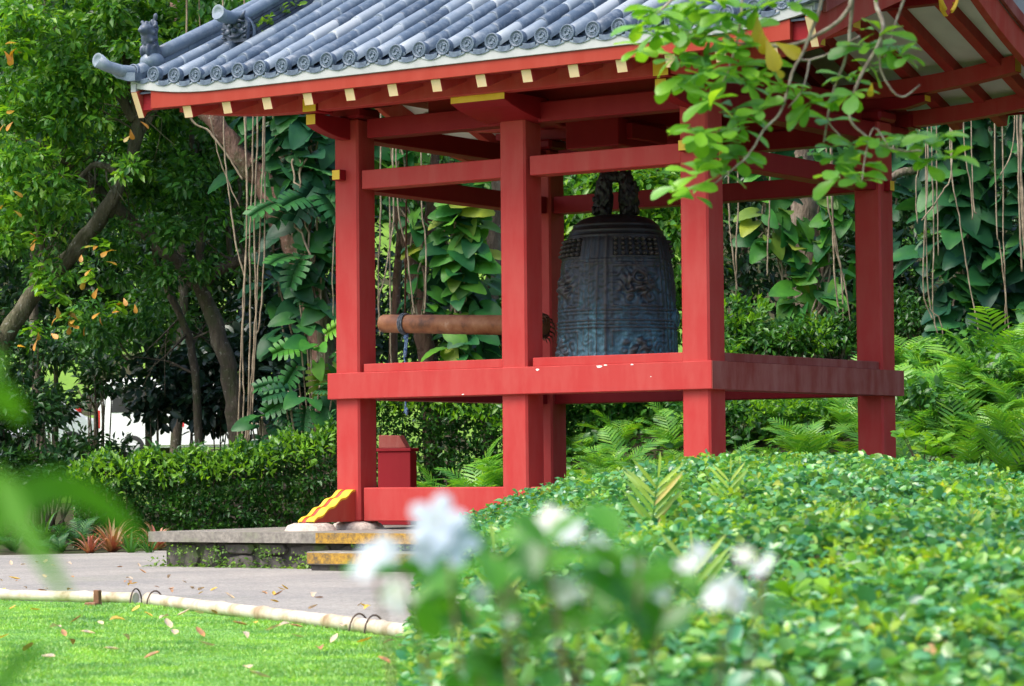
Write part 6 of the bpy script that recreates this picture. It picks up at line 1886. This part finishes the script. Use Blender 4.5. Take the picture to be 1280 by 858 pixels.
# blurred strap-leaved plant at the left, close to the camera
STRAP = leaf_mat('near_strap_leaf', [(.045, .16, .012), (.07, .20, .013), (.04, .15, .03)], .6, .3, spec=.15)
sd = 1.9
sb = at(-120, 580, sd); sb[2] = -.47
sp_ = empty('strap_plant', sb, 'blurred bright green strap leaved plant at the left edge close to the camera', 'plant')
def strap(pts, w0, d=sd):
    p = spline([at(x, y, d + dz) for x, y, dz in pts], 7); m = len(p); V, F = [], []
    for i, q in enumerate(p):
        t = i / (m - 1); ww = w0 * (math.sin(math.pi * min(1, .18 + .82 * t)) ** .6 if t < 1 else 0) * .5 + .0005
        tang = p[min(i + 1, m - 1)] - p[max(i - 1, 0)]; tang /= np.linalg.norm(tang)
        s = np.cross(tang, CD); s /= np.linalg.norm(s)
        V += [q - s * ww, q + CD * ww * .25, q + s * ww]
        if i < m - 1: a = i * 3; F += [(a, a + 1, a + 4, a + 3), (a + 1, a + 2, a + 5, a + 4)]
    mesh_np('leaf', np.array(V), np.array(F), STRAP, sp_, True)
strap([(-120, 1300, 0), (-100, 900, 0), (-40, 690, 0), (20, 628, 0), (80, 610, .02), (135, 636, .04), (178, 682, .05)], .026)
strap([(-120, 1300, 0), (-110, 800, 0), (-60, 640, 0), (-5, 600, 0), (30, 660, -.03), (62, 710, -.05), (88, 752, -.06)], .015)
strap([(-130, 1300, 0), (-110, 800, 0), (-70, 560, 0), (-30, 500, 0), (8, 500, .02), (28, 530, .04)], .024)
strap([(-120, 1300, 0), (-90, 900, 0), (-50, 620, .05), (-15, 470, .08), (0, 440, .1)], .018)
strap([(-120, 1300, 0), (-60, 1000, 0), (-10, 880, .0), (30, 820, .04), (60, 828, .06)], .014)

# ================================================================== overhanging branch at the upper right
NLEAF = leaf_mat('overhanging_leaf', [(.12, .29, .03), (.16, .36, .03), (.21, .42, .035), (.13, .32, .08), (.26, .45, .04)], .34, .42)
NYEL = leaf_mat('overhanging_yellow_leaf', [(.62, .42, .03), (.66, .50, .06)], .4, .35, (1.1, .9, .4))
TWIG = noisy('pale_lichen_twig', [(.35, (.16, .11, .085)), (.55, (.34, .27, .22)), (.72, (.50, .46, .40))], 18, .8, .3, .004)
bd = 12.2
tb = at(1560, 580, bd + .5); tb = np.array([tb[0], tb[1], -.5])
ot = empty('overhanging_tree', tb, 'leafy green branch hanging into the picture from the upper right in front of the roof', 'tree')
mb = MB()
trunk_top = at(1500, -330, bd + .3)
limb(mb, [tb, tb + np.array([.1, 0, 1.4]), tb + np.array([-.05, .1, 2.9]), trunk_top], .15, .09, 10, 5, 1)
limb(mb, [trunk_top, at(1350, -210, bd + .1), at(1200, -110, bd), at(1100, -60, bd), at(1000, -40, bd), at(860, -20, bd)], .06, .016, 8, 5, 2)
limb(mb, [at(1100, -60, bd), at(1095, 0, bd), at(1104, 40, bd - .1), at(1078, 92, bd - .1), at(1062, 135, bd - .1), at(1070, 160, bd - .1), at(1112, 186, bd - .1), at(1152, 189, bd - .05)], .011, .004, 7, 5, 3, .1)
limb(mb, [at(1060, -52, bd), at(1062, 8, bd), at(1020, 45, bd), at(975, 58, bd), at(905, 52, bd), at(850, 46, bd)], .012, .004, 7, 5, 4, .1)
limb(mb, [at(1030, -45, bd), at(1026, 5, bd - .2), at(1006, 60, bd - .2), at(990, 92, bd - .2), at(976, 140, bd - .2), at(955, 162, bd - .2), at(935, 195, bd - .2), at(905, 220, bd - .2), at(880, 240, bd - .2)], .009, .003, 7, 5, 5, .1)
limb(mb, [at(1070, -55, bd), at(1064, 20, bd + .1), at(1058, 70, bd + .1), at(1040, 120, bd + .1), at(1030, 178, bd + .1)], .010, .004, 7, 5, 6, .1)
limb(mb, [at(1104, 40, bd - .1), at(1100, 82, bd - .1), at(1114, 112, bd - .1), at(1130, 121, bd - .1), at(1150, 106, bd - .1)], .006, .003, 6, 5, 7, .1)
limb(mb, [at(1040, 120, bd + .1), at(1035, 150, bd + .1), at(1050, 170, bd)], .005, .003, 6, 4, 8, .1)
limb(mb, [at(985, 60, bd), at(1000, 75, bd + .2), at(1030, 70, bd + .2), at(1075, 45, bd + .2)], .006, .004, 6, 4, 9, .1)
limb(mb, [at(860, -20, bd), at(830, 10, bd), at(810, 25, bd)], .008, .003, 6, 4, 10, .1)
limb(mb, [at(930, -30, bd), at(925, 30, bd - .1), at(915, 75, bd - .1), at(900, 110, bd - .1), at(880, 130, bd - .1)], .007, .003, 6, 5, 11, .1)
limb(mb, [at(1012, 75, bd), at(1004, 110, bd - .15), at(985, 135, bd - .15)], .005, .003, 6, 4, 12, .1)
limb(mb, [at(1180, -100, bd), at(1130, 0, bd + .1), at(1110, 60, bd + .1), at(1096, 90, bd)], .008, .003, 6, 5, 13, .1)
limb(mb, [at(1112, 186, bd - .1), at(1092, 160, bd - .1), at(1080, 205, bd - .1), at(1078, 226, bd - .1)], .004, .003, 6, 4, 14, .1)
for q in range(5):
    s0 = at(1250 - q * 80, -140 + q * 15, bd); limb(mb, [s0, s0 + np.array([rnd.gauss(0, .3), rnd.gauss(0, .3), .5]), s0 + np.array([rnd.gauss(0, .5), rnd.gauss(0, .5), .9])], .02, .006, 6, 4, 20 + q)
mb.build('branches', TWIG, ot)
P, Dv, Nv, S = [], [], [], []
ros = [(835, 22, 8), (862, 48, 7), (890, 40, 8), (915, 48, 7), (880, 92, 7), (925, 84, 7), (848, 6, 8), (890, -4, 8), (822, 14, 8), (850, 34, 8), (868, 12, 8), (905, 18, 9), (932, 34, 8), (806, 34, 7), (800, 60, 5), (846, 72, 8), (884, 72, 9), (912, 62, 8), (900, 96, 9), (935, 104, 9), (868, 104, 8), (955, 84, 8), (845, 100, 4), (884, 130, 7), (918, 138, 8), (948, 140, 7), (975, 110, 6),
       (1080, 58, 8), (1098, 40, 6), (1112, 62, 8), (1130, 68, 5), (1090, 84, 6), (992, 118, 8), (1008, 132, 7), (1060, 100, 7), (1068, 118, 6), (1044, 196, 9), (1062, 182, 8), (1078, 205, 8), (1074, 228, 4), (1100, 178, 6), (1050, 215, 6),
       (1118, 172, 6), (1150, 178, 8), (1172, 172, 7), (1188, 196, 6), (1160, 200, 4), (900, 182, 8), (888, 205, 8), (876, 170, 8), (862, 160, 6), (920, 190, 7), (868, 218, 6), (850, 235, 4), (908, 160, 8), (930, 160, 6), (905, 220, 5), (866, 250, 3), (950, 8, 8), (985, 6, 4), (880, -20, 9), (930, -25, 9), (990, -40, 8), (1080, -30, 6), (1150, -60, 8), (1030, 150, 4), (820, 40, 6)]
for px, py, n in ros:
    n = n + (rnd.random() < .3)
    c = at(px, py, bd + rnd.uniform(-.3, .15)); tilt = np.array([rnd.gauss(0, .35), rnd.gauss(0, .35), rnd.uniform(-.2, .5)])
    for k in range(n):
        a = 2 * math.pi * k / n + rnd.uniform(-.3, .3)
        P.append(c + np.array([rnd.gauss(0, .012), rnd.gauss(0, .012), rnd.gauss(0, .012)])); Dv.append(CR * math.cos(a) + CD * math.sin(a) * .8 + np.array([0, 0, rnd.uniform(-.55, .45)]) + tilt * .5)
        Nv.append(np.array([rnd.gauss(0, .35), rnd.gauss(0, .35), 1]) - CD * .45); S.append(rnd.uniform(.085, .15))
for q in range(46):
    c = at(rnd.uniform(900, 1500), rnd.uniform(-330, -90), bd + rnd.uniform(-.7, .7))
    for k in range(8):
        a = 2 * math.pi * k / 8; P.append(c); Dv.append((math.cos(a), math.sin(a), rnd.uniform(-.5, .4))); Nv.append((rnd.gauss(0, .4), rnd.gauss(0, .4), 1)); S.append(rnd.uniform(.09, .15))
leafcloud('leaves', np.array(P), np.array(Dv), np.array(Nv), np.array(S), T_OBOV, NLEAF, ot)
yp = np.array([at(947, 22, bd - .2), at(958, 50, bd - .2), at(970, 54, bd - .2), at(968, 85, bd - .2), at(1090, 104, bd - .1), at(950, 36, bd - .2)])
leafcloud('yellow_leaves', yp, np.array([(0, 0, -1.0), (.3, 0, -.8), (.5, .2, -.3), (.3, .3, -.4), (-.1, 0, -.5), (.2, .1, -1)]), np.tile(-CD, (6, 1)), np.array([.12, .14, .12, .06, .06, .11]), T_OBOV, NYEL, ot)
